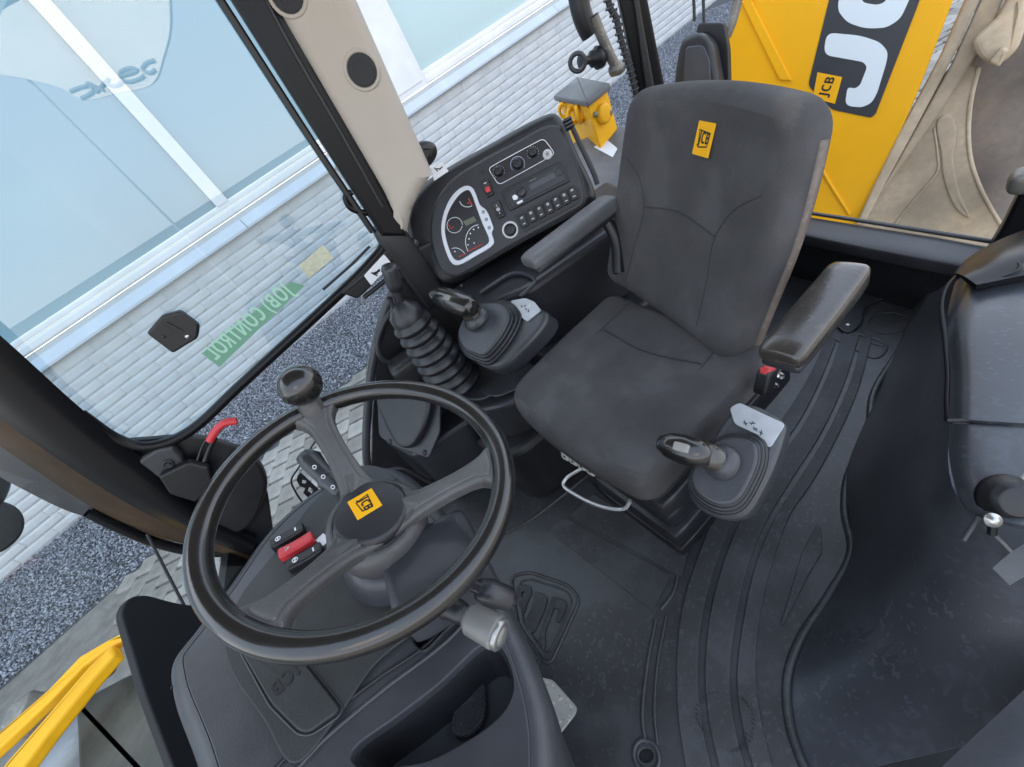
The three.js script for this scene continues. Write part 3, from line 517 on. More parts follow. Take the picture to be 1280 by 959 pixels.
// ---------------------------------------------------------------- seat
{
  const yaw = 0.17;
  const s = thing('operator_seat', 'charcoal cloth operator seat with yellow badge on its backrest', 'seat', v3(0.69, 0, 0.30)); s.rotation.y = yaw; s.updateMatrixWorld(true);
  const back = (x, y, z) => v3(x, y, z);
  const cushF = (p) => { const u = p.x / 0.24, w = p.z / 0.22; p.y += 0.02 * Math.max(0, Math.abs(u) - 0.5) * (p.y > 0 ? 1 : 0) - 0.012 * (1 - u * u) * (p.y > 0 ? 1 : 0); if (w < -0.5) p.y -= 0.06 * (w + 0.5) ** 2; p.x *= 1 - 0.06 * Math.max(0, -w); p.z -= 0.02 * (1 - u * u) * (w < 0 ? 1 : 0); };
  const cu = part('cushion', soft(0.48, 0.105, 0.42, 0.042, 22, cushF).translate(0, 0.468, 0.015), MAT.seat, s);
  part('seam', [tube([v3(-0.14, 0.524, 0.2), v3(-0.15, 0.514, 0.05), v3(-0.165, 0.513, -0.08), v3(-0.185, 0.506, -0.15), v3(-0.19, 0.47, -0.20)], 0.001, 30, 5), tube([v3(0.14, 0.524, 0.2), v3(0.15, 0.514, 0.05), v3(0.17, 0.513, -0.08), v3(0.185, 0.506, -0.15), v3(0.19, 0.47, -0.20)], 0.001, 30, 5), tube([v3(-0.14, 0.5165, 0.09), v3(0, 0.5105, 0.075), v3(0.14, 0.5165, 0.09)], 0.0016, 20, 5)], MAT.seatTrim, cu);
  part('seat_pan', soft(0.42, 0.05, 0.38, 0.02, 10, (p) => { p.z -= 0.025 * (1 - (p.x / 0.22) ** 2) * (p.z < 0 ? 1 : 0); }).translate(0, 0.405, 0.02), MAT.plastic, s);
  // backrest, leaning back
  const rec = 0.40, bx = new THREE.Group(); bx.rotation.set(rec + 0.03, -0.27, 0.05, 'YXZ'); bx.position.set(0.044, 0.475, 0.215);
  const bf = (p) => { const u = p.x / 0.25, w = (p.y) / 0.25; const front = p.z < 0; p.x *= 1 - 0.13 * Math.max(0, w) ** 2 - 0.04 * Math.max(0, -w); if (front) p.z -= 0.018 * Math.abs(u) ** 3 - 0.012 * (1 - w * w); p.y -= 0.018 * u * u * (w > 0 ? 1 : 0); };
  const bm = new THREE.Matrix4().compose(bx.position, new THREE.Quaternion().setFromEuler(bx.rotation), v3(1, 1, 1));
  const B = (g) => g.applyMatrix4(bm);
  const bk = part('backrest', B(soft(0.515, 0.475, 0.10, 0.046, 26, bf).translate(0, 0.253, 0)), MAT.seat, s);
  const zf = -0.0535, bz = (x, y) => { const u = x / 0.25, w = (y - 0.25) / 0.25; return v3(x, y, -0.0505 - 0.018 * Math.abs(u) ** 3 + 0.012 * (1 - w * w)); };
  part('seam', [[[-0.14, 0.06], [-0.13, 0.16], [-0.12, 0.24], [-0.15, 0.30], [-0.21, 0.34]], [[0.14, 0.06], [0.13, 0.16], [0.12, 0.24], [0.15, 0.30], [0.21, 0.34]]].map((l) => B(tube(l.map(([x, y]) => bz(x, y)), 0.0011, 30, 5))).concat([B(tube([[-0.12, 0.245], [0, 0.262], [0.12, 0.245]].map(([x, y]) => bz(x, y)), 0.0014, 20, 5))]), MAT.seatTrim, bk);
  part('lit_edge_strip', B(tube([-0.19, -0.1, 0, 0.08, 0.14, 0.185].map((y) => { const q = v3(-0.2545, y, 0.008); bf(q); q.y += 0.253; return q; }), 0.0095, 40, 10)), M([0.17, 0.14, 0.12], 0.5, { map: T.scuff, bump: T.grain }), bk);  // tan tube for the warm light on the backrest side, painted in
  part('back_shell', B(soft(0.38, 0.38, 0.05, 0.022, 8).translate(0, 0.25, 0.065)), MAT.plastic, s);
  const bd = new THREE.Group(); bd.name = 'badge'; bd.applyMatrix4(bm); const bpos = bz(-0.04, 0.402); bd.translateX(bpos.x).translateY(bpos.y).translateZ(bpos.z + 0.002); bd.rotateY(Math.PI); bd.rotateZ(-0.03); s.add(bd);
  badgeParts(0.046, 0.056, bd, 0.0045);
  // suspension, slide bar and the rocker panel under the front lip
  part('suspension_bellows', [0, 1, 2, 3].map((i) => soft(0.34 - (i % 2) * 0.02, 0.085, 0.34 - (i % 2) * 0.02, 0.03, 5).translate(0.01, 0.08 + i * 0.075, 0.03)), MAT.boot, s);
  part('seat_base', soft(0.34, 0.05, 0.34, 0.015, 4).translate(0.01, 0.03, 0.03), MAT.plasticDark, s);
  const inv = s.matrixWorld.clone().invert(), W = (px, py, ax, v) => at(px, py, ax, v).applyMatrix4(inv);
  const fz = -0.255;
  const bar = [[730, 584], [708, 598], [704, 606], [722, 620], [755, 634], [780, 636], [788, 626]].map(([x, y], i) => at(x, y, 'y', [0.36, 0.34, 0.335, 0.33, 0.33, 0.335, 0.36][i]).applyMatrix4(inv));
  part('slide_bar', tube(bar, 0.0042, 60, 10), M([0.62, 0.63, 0.64], 0.3, { metalness: 0.5 }), s);
  const RP = new Frame(at(728, 578, 'y', 0.405).applyMatrix4(inv), v3(-0.1, 0.35, -1), v3(-1, 0, 0.05));
  const rp = part('rocker_panel', soft(0.14, 0.03, 0.014, 0.005, 4).applyMatrix4(RP.m), MAT.plasticDark, s);
  for (let i = 0; i < 4; i++) part('rocker', soft(0.023, 0.022, 0.008, 0.003, 3).translate(-0.045 + i * 0.0262, 0.001, 0.009).applyMatrix4(RP.m), M([0.5, 0.5, 0.46], 0.5), rp);
  for (let i = 0; i < 4; i++) part('mark', [ext([[-0.004, -0.002], [0.004, -0.002], [0.004, 0.001], [0.001, 0.004], [-0.002, 0.001]], 0.0006, 0).translate(-0.045 + i * 0.0262, 0.001, 0.0135)].map((g) => g.applyMatrix4(RP.m)), MAT.black, rp);
  // buckle
  const bq = W(957, 476, 'y', 0.52);
  const bu = part('buckle', soft(0.026, 0.05, 0.034, 0.007, 4).rotateX(0.5).translate(bq.x, bq.y, bq.z), MAT.plasticDark, s);
  part('release_button', soft(0.02, 0.034, 0.026, 0.006, 4).rotateX(0.5).translate(bq.x, bq.y + 0.012, bq.z + 0.003), MAT.red, bu);
  for (const [x, y] of [[975, 470], [968, 483]]) { const c = W(x, y, 'y', 0.5); part('bolt', lathe([[0, 0.006], [0.006, 0.005], [0.008, 0]], 14).rotateX(Math.PI / 2).translate(c.x, c.y, c.z), MAT.steel, s); }
  part('side_bracket', soft(0.02, 0.06, 0.30, 0.008, 4).translate(-0.24, 0.43, 0.06), MAT.plasticDark, s);
}
// ---------------------------------------------------------------- armrests (hinged on the seat's sides, each swings by itself)
function armrest(label, a, b, w, h, mat, post) {
  const d = b.clone().sub(a), len = d.length();
  const g = thing('armrest', label, 'armrest', a.clone(), 'seat armrests');
  const q = new THREE.Quaternion().setFromUnitVectors(v3(0, 0, 1), d.normalize());
  const F = (geo) => geo.applyQuaternion(q);
  part('pad', F(soft(w, h, len, Math.min(h, w) * 0.36, 12, (p) => { const t = p.z / len; p.x *= 1 - 0.12 * Math.max(0, t); p.y += p.y > 0 ? 0.004 * (1 - (p.x / w * 2) ** 2) : 0.012 * Math.max(0, -t); }).translate(0, 0, len / 2)), mat, g);
  part('pad_base', F(soft(w * 0.9, h * 0.5, len * 0.96, 0.008, 5).translate(0, -h * 0.45, len / 2)), MAT.plastic, g);
  const e = post.clone().sub(a), s0 = v3(0, 0, len * 0.85).applyQuaternion(q);
  part('hinge_arm', tube([s0, s0.clone().lerp(e, 0.5).add(v3(0, 0, 0.02)), e], 0.016, 16, 10), MAT.frame, g);
}
armrest('worn brown black armrest above the red seat belt buckle', at(972, 452, 'y', 0.66), at(1064, 338, 'y', 0.655), 0.066, 0.036, MAT.armrest, v3(0.46, 0.56, 0.56));
armrest('grey armrest in front of the instrument panel', at(660, 332, 'y', 0.715), at(765, 252, 'y', 0.71), 0.072, 0.04, MAT.armrestGrey, v3(0.93, 0.57, 0.5));
// ---------------------------------------------------------------- steering wheel, column, console
{
  const n = v3(-0.158, 0.927, 0.341), WH = new Frame(v3(0.466, 0.853, -0.186), n, v3(1, 0, 0));
  const w = thing('steering_wheel', 'worn black steering wheel with spinner knob and yellow hub badge', 'steering wheel', WH);
  const R = 0.1855, r = 0.015, HZ = -0.058;
  part('rim', new THREE.TorusGeometry(R, r, 22, 110), MAT.wheel, w);
  const spoke = (px, py) => {
    const [a, b] = WH.L(px, py), ang = Math.atan2(b, a), prof = [[0.03, 0.040], [0.055, 0.024], [0.09, 0.018], [0.13, 0.017], [0.155, 0.021], [0.176, 0.034]];
    const top = prof.map(([x, y]) => [x, y]), o = top.concat(top.map(([x, y]) => [x, -y]).reverse());
    const g = ext(smooth(o, 50), 0.022, 0.006, [], 4).translate(0, 0, -0.02); const p = g.attributes.position;
    for (let i = 0; i < p.count; i++) { const x = p.getX(i); p.setZ(i, p.getZ(i) + (HZ - 0.006) * Math.max(0, Math.min(1, (0.165 - x) / 0.115)) + 0.004); } g.computeVertexNormals();
    const m = part('spoke', g.rotateZ(ang), MAT.wheelMatt, w);
    const h = ext(smooth(prof.map(([x, y]) => [x * 0.92 + 0.005, y * 0.55]).concat(prof.map(([x, y]) => [x * 0.92 + 0.005, -y * 0.55]).reverse()), 40), 0.012, 0.004).translate(0, 0, -0.006); const hp = h.attributes.position;
    for (let i = 0; i < hp.count; i++) { const x = hp.getX(i); hp.setZ(i, hp.getZ(i) + (HZ - 0.006) * Math.max(0, Math.min(1, (0.165 - x) / 0.115)) + 0.003); } h.computeVertexNormals(); part('spoke_rib', h.rotateZ(ang), MAT.wheelMatt, m);
    return ang;
  };
  const k = spoke(396, 522); spoke(612, 582); spoke(322, 782);
  part('hub', lathe([[0, -0.075], [0.052, -0.075], [0.066, -0.058], [0.071, -0.035], [0.066, -0.016], [0.056, -0.010], [0, -0.010]], 48).rotateX(Math.PI / 2).translate(0, 0, HZ), MAT.wheelMatt, w);
  const cap = part('hub_cap', lathe([[0.052, -0.016], [0.0515, -0.002], [0.049, 0.003], [0.044, 0.006], [0.02, 0.008], [0, 0.0085]], 48).rotateX(Math.PI / 2).translate(0, 0, HZ), MAT.plastic, w);
  part('cap_groove', new THREE.TorusGeometry(0.0535, 0.0018, 8, 60).translate(0, 0, HZ - 0.0075), MAT.black, w);
  const bg = new THREE.Group(); bg.name = 'badge'; { const h = HZ + 0.008, [a, b] = WH.L(456, 630, h), [c, d] = WH.L(464, 646, h), [e, f] = WH.L(446, 616, h); bg.position.set(a, b, HZ + 0.0055); bg.rotation.z = Math.atan2(d - f, c - e); } w.add(bg); badgeParts(0.036, 0.036, bg, 0.0022);
  const kp = v3(Math.cos(k) * (R - 0.006), Math.sin(k) * (R - 0.006), 0);
  const kb = part('spinner_stem', lathe([[0.019, 0], [0.017, 0.014], [0.012, 0.03], [0.013, 0.045]], 24).rotateX(Math.PI / 2).translate(kp.x, kp.y, 0.006), MAT.wheelMatt, w);
  part('spinner_knob', new THREE.SphereGeometry(0.031, 32, 24).scale(1, 1, 0.96).translate(kp.x, kp.y, 0.054), MAT.wheel, w);
}
const CON = new Frame(v3(0.45, 0.70, -0.38), v3(0, 0.966, 0.26), v3(1, 0, 0));
{
  const n = v3(-0.158, 0.927, 0.341), hub = v3(0.466, 0.853, -0.186), dn = n.clone().negate().normalize(), foot = hub.clone().addScaledVector(dn, 0.24);
  const c = thing('steering_column', 'grey moulded steering column shroud carrying two stalks', 'steering column', foot.clone());
  const A = (t) => hub.clone().addScaledVector(dn, t).sub(foot);
  part('shroud', along(lathe([[0, 0], [0.07, 0], [0.073, 0.04], [0.072, 0.07], [0.064, 0.09], [0.052, 0.104], [0, 0.106]], 40), A(0.24), A(0.05)), MAT.plasticMid, c);
  // tilting box that reaches to the edge of the well
  const bx = v3(...CON.L(535, 816, 0.0), 0.0).applyMatrix4(CON.m).sub(foot);
  part('shroud_box', soft(0.11, 0.085, 0.13, 0.014, 6).rotateX(0.2).translate(bx.x + 0.055, bx.y + 0.045, bx.z + 0.068), MAT.plasticMid, c);
  const col = hub.clone().addScaledVector(dn, 0.085);
  // left-hand multi-switch seen through the wheel
  const PL = (px, py, d) => EYE.clone().addScaledVector(ray(px, py), d).sub(foot);
  const a = PL(430, 618, 0.70), b = PL(368, 558, 0.735);
  const st = part('multi_switch', along(lathe([[0, 0], [0.010, 0], [0.013, 0.01], [0.015, 0.030], [0.018, 0.034], [0.018, 0.041], [0.0155, 0.046], [0.016, 0.085], [0.014, 0.1], [0.006, 0.105], [0, 0.105]], 26), a, b), MAT.plasticMid, c);
  part('stalk_root', rod(PL(446, 640, 0.64), a, 0.011, 0.013), MAT.plasticDark, c);
  part('mark', [[404, 596], [393, 584], [416, 609]].map(([x, y]) => new THREE.TorusGeometry(0.0028, 0.0008, 6, 14).applyQuaternion(camera.quaternion).translate(...PL(x, y, 0.682).toArray())), MAT.print, st);
  // right-hand stalk with its end button
  const e = PL(628, 795, 0.455), f = PL(586, 772, 0.475);
  const sr = part('wiper_stalk', along(lathe([[0, -0.004], [0.010, -0.004], [0.0165, 0.004], [0.0175, 0.034], [0.0165, 0.038], [0, 0.038]], 28), f, e), M([0.19, 0.19, 0.175], 0.42, { map: T.wear }), c);
  part('end_button', along(lathe([[0.0165, 0], [0.0165, 0.004], [0.0135, 0.006], [0.012, 0.004], [0.0105, 0.007], [0.006, 0.0085], [0, 0.009]], 28), e.clone().lerp(f, 0.12), e.clone().multiplyScalar(2).sub(f)), M([0.3, 0.3, 0.29], 0.25, { metalness: 0.7 }), sr);
  part('stalk_root', along(lathe([[0, 0], [0.015, 0], [0.0155, 0.006], [0.013, 0.009], [0.0155, 0.013], [0.013, 0.018], [0.012, 0.03], [0.008, 0.042], [0, 0.042]], 24), PL(552, 752, 0.50), f), MAT.plasticDark, c);
  part('tilt_lever', [along(lathe([[0, 0], [0.012, 0], [0.016, 0.015], [0.014, 0.04], [0.006, 0.05], [0, 0.05]], 20), PL(598, 736, 0.52), PL(634, 748, 0.53)), rod(PL(570, 722, 0.54), PL(606, 738, 0.52), 0.008)], MAT.plastic, c);
}
{
  const F = CON, c = thing('steering_console', 'blue grey moulded steering console with rocker switches and storage tray', 'console', F);
  const deck = smooth(F.Ls([[452, 580], [500, 583], [560, 640], [608, 700], [642, 762], [670, 826], [688, 890], [694, 960], [690, 1090], [420, 1250], [270, 1060], [232, 945], [206, 866], [207, 826], [240, 782], [280, 730], [330, 662], [390, 610]]), 110);
  const well = smooth(F.Ls([[518, 800], [530, 786], [585, 748], [592, 756], [556, 790], [530, 814]]), 30);
  const C8 = (l) => l.map(([x, y]) => [400 + x / 2.6646, 599 + y / 2.6646]), C2 = (l) => l.map(([x, y]) => [430 + x / 4.74, 780 + y / 4.74]);
  const tray = smooth(F.Ls(C2([[40, 800], [60, 740], [300, 560], [560, 360], [830, 120], [920, 130], [985, 250], [1005, 380], [960, 500], [850, 610], [680, 720], [500, 810], [250, 850], [90, 850]])), 60);
  const ccw = deck.reduce((s, p, i) => { const q = deck[(i + 1) % deck.length]; return s + p[0] * q[1] - q[0] * p[1]; }, 0) > 0 ? 1 : -1;
  const inset = (d) => deck.map((p, i) => { const a = deck[(i + deck.length - 2) % deck.length], b = deck[(i + 2) % deck.length], l = Math.hypot(b[0] - a[0], b[1] - a[1]); return [p[0] - ccw * d * (b[1] - a[1]) / l, p[1] + ccw * d * (b[0] - a[0]) / l]; });
  const RB = 0.026, ring = [], rpos = [], ridx = [];
  for (let k = 0; k <= 10; k++) { const th = k / 10 * Math.PI / 2; ring.push([inset(RB * (1 - Math.sin(th))), RB * (Math.cos(th) - 1)]); } ring.push([inset(0), -0.13]);
  ring.forEach(([l, z]) => l.forEach(([a, b]) => rpos.push(a, b, z)));
  for (let k = 0; k < ring.length - 1; k++) for (let i = 0; i < deck.length; i++) { const a = k * deck.length + i, b = k * deck.length + (i + 1) % deck.length, e = a + deck.length, f = b + deck.length; ccw > 0 ? ridx.push(a, e, b, b, e, f) : ridx.push(a, b, e, b, f, e); }
  const rg = new THREE.BufferGeometry(); rg.setAttribute('position', new THREE.Float32BufferAttribute(rpos, 3)); rg.setIndex(ridx); rg.computeVertexNormals();
  part('rim_moulding', rg, MAT.plasticMid, c);
  part('moulding', ext(inset(RB), 0.09, 0.002, [well.slice().reverse(), tray.slice().reverse()], 2).translate(0, 0, -0.09), MAT.plasticMid, c);
  part('tray_shade_wall', ext(tray, 0.1, 0, [tray.map(([a, b]) => { const m = tray.reduce((s, q) => [s[0] + q[0] / tray.length, s[1] + q[1] / tray.length], [0, 0]); return [m[0] + (a - m[0]) * 0.965, m[1] + (b - m[1]) * 0.965]; }).reverse()]).translate(0, 0, -0.112), MAT.plastic, c);  // added darker wall ring; the shade inside the tray is put into its colour
  part('skirt', ext(deck.map(([a, b]) => { const m = deck.reduce((s, q) => [s[0] + q[0] / deck.length, s[1] + q[1] / deck.length], [0, 0]); return [m[0] + (a - m[0]) * 0.985, m[1] + (b - m[1]) * 0.985]; }), 0.40, 0.01).translate(0, 0, -0.52), MAT.plasticMid, c);
  part('tray_floor', ext(tray, 0.006, 0).translate(0, 0, -0.1), MAT.plasticMid, c);
  part('tray_grip', ext(smooth(F.Ls(C2([[790, 300], [830, 310], [850, 450], [845, 560], [790, 650], [700, 690], [640, 640], [690, 450]]), -0.09), 30), 0.016, 0.004).translate(0, 0, -0.096), MAT.rubberFine, c);
  part('well_floor', ext(well, 0.004, 0).translate(0, 0, -0.1), MAT.black, c);
  // raised dark switch panel under the wheel
  const sp = smooth(F.Ls([[446, 585], [480, 586], [520, 640], [560, 705], [590, 742], [520, 790], [470, 830], [420, 900], [370, 955], [330, 900], [290, 840], [282, 800], [300, 748], [345, 690], [395, 625]], 0.004), 90);
  part('switch_panel', ext(sp, 0.006, 0.002, [well.slice().reverse()]).translate(0, 0, 0), MAT.panel, c);
  const lid = part('fuse_lid', ext(rounded(F.Ls([[300, 812], [372, 818], [424, 884], [420, 892], [386, 916], [374, 914], [340, 880]], 0.01), 0.012), 0.006, 0.002).translate(0, 0, 0.006), MAT.panel, c);
  part('lid_edge', tube(rounded(F.Ls([[296, 808], [372, 814], [428, 884], [424, 894], [388, 919], [372, 918], [336, 882]], 0.008), 0.012).map(([a, b]) => v3(a, b, 0.006)), 0.0016, 80, 6, true), MAT.plasticMid, c);
  { const [a, b] = F.L(357, 846, 0.012), [p, q] = F.L(367, 832, 0.012), [r, s] = F.L(347, 852, 0.012); const t = text('JCB', 0.021, 0.0014, 0.8).rotateZ(Math.atan2(q - s, p - r) + Math.PI); t.translate(a, b, 0.0115); part('logo', t, MAT.black, lid); }
  // long trim lines on the deck and the slots in its flank
  const line = (l, r, h, m = MAT.plasticDark, name = 'trim_line') => part(name, tube(l.map(([x, y]) => F.P(x, y, h)), r, 50, 8), m, c);
  line([[598, 722], [540, 800], [470, 850], [400, 905], [340, 965]], 0.0025, 0.001); line([[612, 740], [560, 800], [480, 862], [400, 930], [360, 975]], 0.003, 0.0, MAT.plasticMid);
  line([[272, 800], [250, 822], [248, 835], [262, 880], [290, 925], [330, 975]], 0.003, -0.004, MAT.plasticDark);
  line([[246, 810], [232, 830], [214, 862]], 0.002, -0.012, MAT.plasticDark);
  for (const [a, b] of [[[237, 846], [260, 898]], [[284, 932], [300, 965]]]) part('vent_slot', ext(rounded(F.Ls([a, [a[0] + 6, a[1] - 2], [b[0] + 5, b[1] - 3], b], -0.008), 0.004), 0.008, 0.002).translate(0, 0, -0.012), MAT.black, c);
  // rockers
  const k = 4; const quad = (cx, cy, l, w) => { const [a, b] = F.L(cx, cy, 0.012); return [a, b]; };
  const ax = F.L(392, 670, 0.012), bx = F.L(350, 694, 0.012), ang = Math.atan2(ax[1] - bx[1], ax[0] - bx[0]);
  for (const [px, py, mat, ic] of [[360, 671, MAT.plasticDark, 0], [371, 683, MAT.red, 1], [382, 697, MAT.plasticDark, 2]]) {
    const [a, b] = F.L(px, py, 0.012);
    const rk = part('rocker_switch', soft(0.058, 0.0225, 0.016, 0.004, 8, (p) => { p.z += 3 * p.x * p.x * (p.z > 0 ? 1 : 0); }).rotateZ(ang).translate(a, b, 0.01), mat, c);
    const icon = ic === 1 ? [new THREE.TorusGeometry(0.0045, 0.0008, 4, 3)] : [new THREE.TorusGeometry(0.0042, 0.0009, 6, 16), new THREE.BoxGeometry(0.002, 0.007, 0.001)];
    part('symbol', icon.map((g) => g.translate(-0.014, 0, 0.0195).rotateZ(ang).translate(a, b, 0)), MAT.print, rk);
    if (ic !== 1) part('tell_tale', new THREE.BoxGeometry(0.0025, 0.008, 0.001).translate(0.016, 0, 0.0195).rotateZ(ang).translate(a, b, 0), MAT.print, rk);
  }
  { const [a, b] = F.L(404, 675, 0.006); part('symbol_sticker', ext([[-0.012, -0.008], [0.012, -0.008], [0.012, 0.008], [-0.012, 0.008]], 0.001, 0).rotateZ(ang - 1.2).translate(a, b, 0.006), MAT.print, c); }
}
// ---------------------------------------------------------------- instrument panel
const DASH = new Frame(v3(1.225, 0.783, 0.497), v3(-0.800, 0.469, -0.373), v3(-0.4226, 0, 0.9063));
{
  const F = DASH, d = thing('instrument_panel', 'black side instrument panel with gauges, radio and rocker switches', 'instrument panel', F);
  const A = (l) => l.map(([x, y]) => [500 + x / 4.17, 130 + y / 4.17]), D1 = (l) => l.map(([x, y]) => [550 + x / 8.533, 230 + y / 8.533]), D2 = (l) => l.map(([x, y]) => [600 + x / 7.107, 165 + y / 7.107]);
  const shell = smooth(F.Ls(A([[45, 640], [60, 520], [130, 420], [280, 320], [480, 210], [700, 90], [800, 55], [840, 80], [930, 270], [1010, 440], [1020, 500], [960, 560], [620, 740], [420, 860], [300, 935], [220, 935], [130, 880], [70, 770]]), -0.05), 110);
  part('housing', ext(shell, 0.13, 0.028, [], 8).translate(0, 0, -0.145), MAT.plasticDark, d);
  const face = smooth(F.Ls(A([[160, 640], [190, 510], [270, 400], [420, 300], [600, 205], [780, 115], [830, 125], [900, 270], [960, 450], [955, 520], [880, 570], [560, 745], [360, 865], [280, 895], [210, 850], [170, 750]])), 100);
  part('bezel', tube(face.map(([a, b]) => v3(a, b, -0.012)), 0.0055, 140, 8, true), MAT.plastic, d);
  part('fascia', ext(face, 0.02, 0.004).translate(0, 0, -0.022), MAT.plastic, d);
  part('lower_joint', tube(F.Ls(A([[365, 875], [640, 715], [930, 560]])).map(([a, b]) => v3(a, b, -0.004)), 0.0024, 40, 6), MAT.black, d);
  const flat = (l, h, z, m, name, par, holes = [], bev = 0.0006) => part(name, ext(l, h, bev, holes).translate(0, 0, z), m, par);
  // gauge cluster
  const o = smooth(F.Ls(D1([[300, 20], [350, 45], [385, 110], [430, 225], [495, 280], [560, 430], [572, 475], [555, 525], [580, 620], [555, 665], [400, 762], [220, 860], [160, 865], [110, 820], [40, 640], [15, 470], [50, 290], [130, 130], [230, 40]])), 90);
  const i = smooth(F.Ls(D1([[305, 68], [335, 100], [380, 220], [450, 410], [525, 600], [505, 640], [360, 725], [200, 815], [150, 795], [95, 680], [55, 500], [80, 330], [165, 170], [250, 85]])), 80);
  const cl = flat(o, 0.006, -0.002, MAT.silver, 'gauge_bezel', d, [i.slice().reverse()], 0.0015);
  const dial = flat(i, 0.002, -0.0015, MAT.dial, 'gauge_face', d);
  const arc = (x, y, r, a0, a1, w, m, nm = 'scale') => { const [a, b] = F.L(...D1([[x, y]])[0]), k = r / 8.533 * 0.00229; part(nm, new THREE.TorusGeometry(k, w, 6, 36, a1 - a0).rotateZ(a0).scale(1, 1, 0.4).translate(a, b, 0.001), m, dial); };
  const seg = (p, q, w, m, nm) => part(nm, tube([p, q].map((s) => F.P(...D1([s])[0], 0.0008)), w, 4, 5), m, dial);
  const arcPx = (l, w, m, nm = 'scale') => part(nm, tube(D1(l).map((s) => F.P(...s, 0.0008)), w, 30, 5), m, dial);
  arcPx([[240, 440], [228, 395], [190, 362], [150, 357], [100, 380], [75, 430], [85, 485], [120, 515], [165, 522], [215, 495], [238, 450]], 0.0009, MAT.print);
  arcPx([[105, 475], [135, 462], [150, 455]], 0.0012, MAT.needle, 'needle'); arcPx([[85, 420], [90, 440], [110, 450]], 0.001, MAT.needle, 'red_zone');
  arcPx([[410, 435], [350, 455], [300, 510], [275, 580], [275, 650], [300, 720]], 0.0011, MAT.print); seg([300, 720], [455, 640], 0.0017, MAT.needle, 'needle');
  arcPx([[210, 185], [225, 215], [260, 240], [305, 245], [345, 232]], 0.001, MAT.print); seg([305, 155], [342, 232], 0.0016, MAT.needle, 'needle');
  arcPx([[125, 690], [165, 682], [215, 698], [250, 725], [268, 752]], 0.001, MAT.print); seg([200, 778], [275, 745], 0.0016, MAT.needle, 'needle');
  for (const p of [[300, 650], [310, 585], [325, 530], [360, 485], [410, 465], [365, 630], [160, 720], [300, 205]]) { const [a, b] = F.L(...D1([p])[0]); part('numeral', new THREE.BoxGeometry(0.0035, 0.0042, 0.0006).rotateZ(0.4).translate(a, b, 0.001), p[0] === 300 && p[1] === 205 ? MAT.needle : MAT.print, dial); }
  flat(F.Ls(D1([[245, 400], [360, 345], [395, 395], [280, 450]])), 0.0012, 0.0006, MAT.lcd, 'readout', dial);
  for (const p of [[465, 300], [498, 380], [528, 468]]) { const [a, b] = F.L(...D1([p])[0]); part('button', [new THREE.TorusGeometry(0.0042, 0.0008, 6, 18).translate(a, b, 0.004), new THREE.CylinderGeometry(0.002, 0.002, 0.001, 10).rotateX(Math.PI / 2).translate(a, b, 0.0044)], MAT.decalBlack, cl); }
  // climate strip
  const cp = rounded(F.Ls(D2([[72, 325], [565, 58], [668, 195], [168, 472]])), 0.012);
  flat(cp, 0.003, -0.002, MAT.plasticDark, 'climate_strip', d); const cs = part('strip_outline', tube(cp.map(([a, b]) => v3(a, b, 0.001)), 0.0011, 120, 6, true), MAT.print, d);
  const knob = (p, r, k) => {
    const [a, b] = F.L(...D2([p])[0]); const m = part('knob', [lathe([[r, 0], [r * 0.92, 0.013], [r * 0.6, 0.016], [0, 0.016]], 22).rotateX(Math.PI / 2).translate(a, b, 0.001), new THREE.BoxGeometry(r * 0.35, r * 1.8, 0.006).rotateZ(0.6).translate(a, b, 0.018)], MAT.plasticDark, d);
    for (let t = 0; t < 11; t++) { const an = -0.6 + t * 0.43, c = k === 1 ? (t < 4 ? MAT.needle : t > 6 ? MAT.blue : MAT.print) : MAT.print; part('tick', new THREE.BoxGeometry(0.0022, 0.001, 0.0006).rotateZ(an).translate(a + Math.cos(an) * r * 1.22, b + Math.sin(an) * r * 1.22, 0.0018), c, m); }
    if (k === 1) part('dial_arc', [new THREE.TorusGeometry(r * 1.36, 0.0008, 5, 40, 4.4).rotateZ(-0.9).translate(a, b, 0.0014)], M([0.4, 0.5, 0.66], 0.5), m);
  };
  knob([168, 355], 0.0135, 0); knob([335, 288], 0.015, 1); knob([470, 185], 0.0135, 2);
  { const [a, b] = F.L(...D2([[600, 200]])[0]); const v = part('push_button', lathe([[0, 0.005], [0.011, 0.004], [0.0135, 0.001], [0.0135, 0]], 26).rotateX(Math.PI / 2).translate(a, b, 0.001), M([0.5, 0.5, 0.5], 0.5), d); part('symbol', [0, 1, 2].map((k) => new THREE.BoxGeometry(0.0012, 0.015, 0.0006).rotateZ(k * 1.05).translate(a, b, 0.0062)), MAT.plastic, v); }
  // radio
  const rq = F.Ls(D2([[188, 528], [715, 262], [800, 440], [266, 706]]));
  const rb = flat(rounded(rq, 0.005), 0.012, -0.004, MAT.plasticDark, 'radio', d, [], 0.002);
  flat(rounded(F.Ls(D2([[215, 540], [700, 295], [765, 420], [285, 668]]), 0.009), 0.004), 0.003, 0.0075, MAT.dial, 'radio_face', rb);
  flat(F.Ls(D2([[435, 470], [650, 358], [680, 402], [452, 520]]), 0.011), 0.001, 0.0105, M([0.05, 0.053, 0.058], 0.25), 'radio_display', rb);
  { const [a, b] = F.L(...D2([[370, 535]])[0], 0.012); part('volume_knob', lathe([[0.0145, 0], [0.0135, 0.008], [0.009, 0.011], [0, 0.011]], 24).rotateX(Math.PI / 2).translate(a, b, 0.010), MAT.plastic, rb); }
  flat(rounded(F.Ls(D2([[285, 575], [310, 555], [340, 572], [335, 600], [300, 608]]), 0.011), 0.003), 0.003, 0.0105, MAT.print, 'button', rb); flat(rounded(F.Ls(D2([[325, 625], [375, 602], [385, 620], [335, 645]]), 0.011), 0.002), 0.0025, 0.0105, MAT.print, 'button', rb);
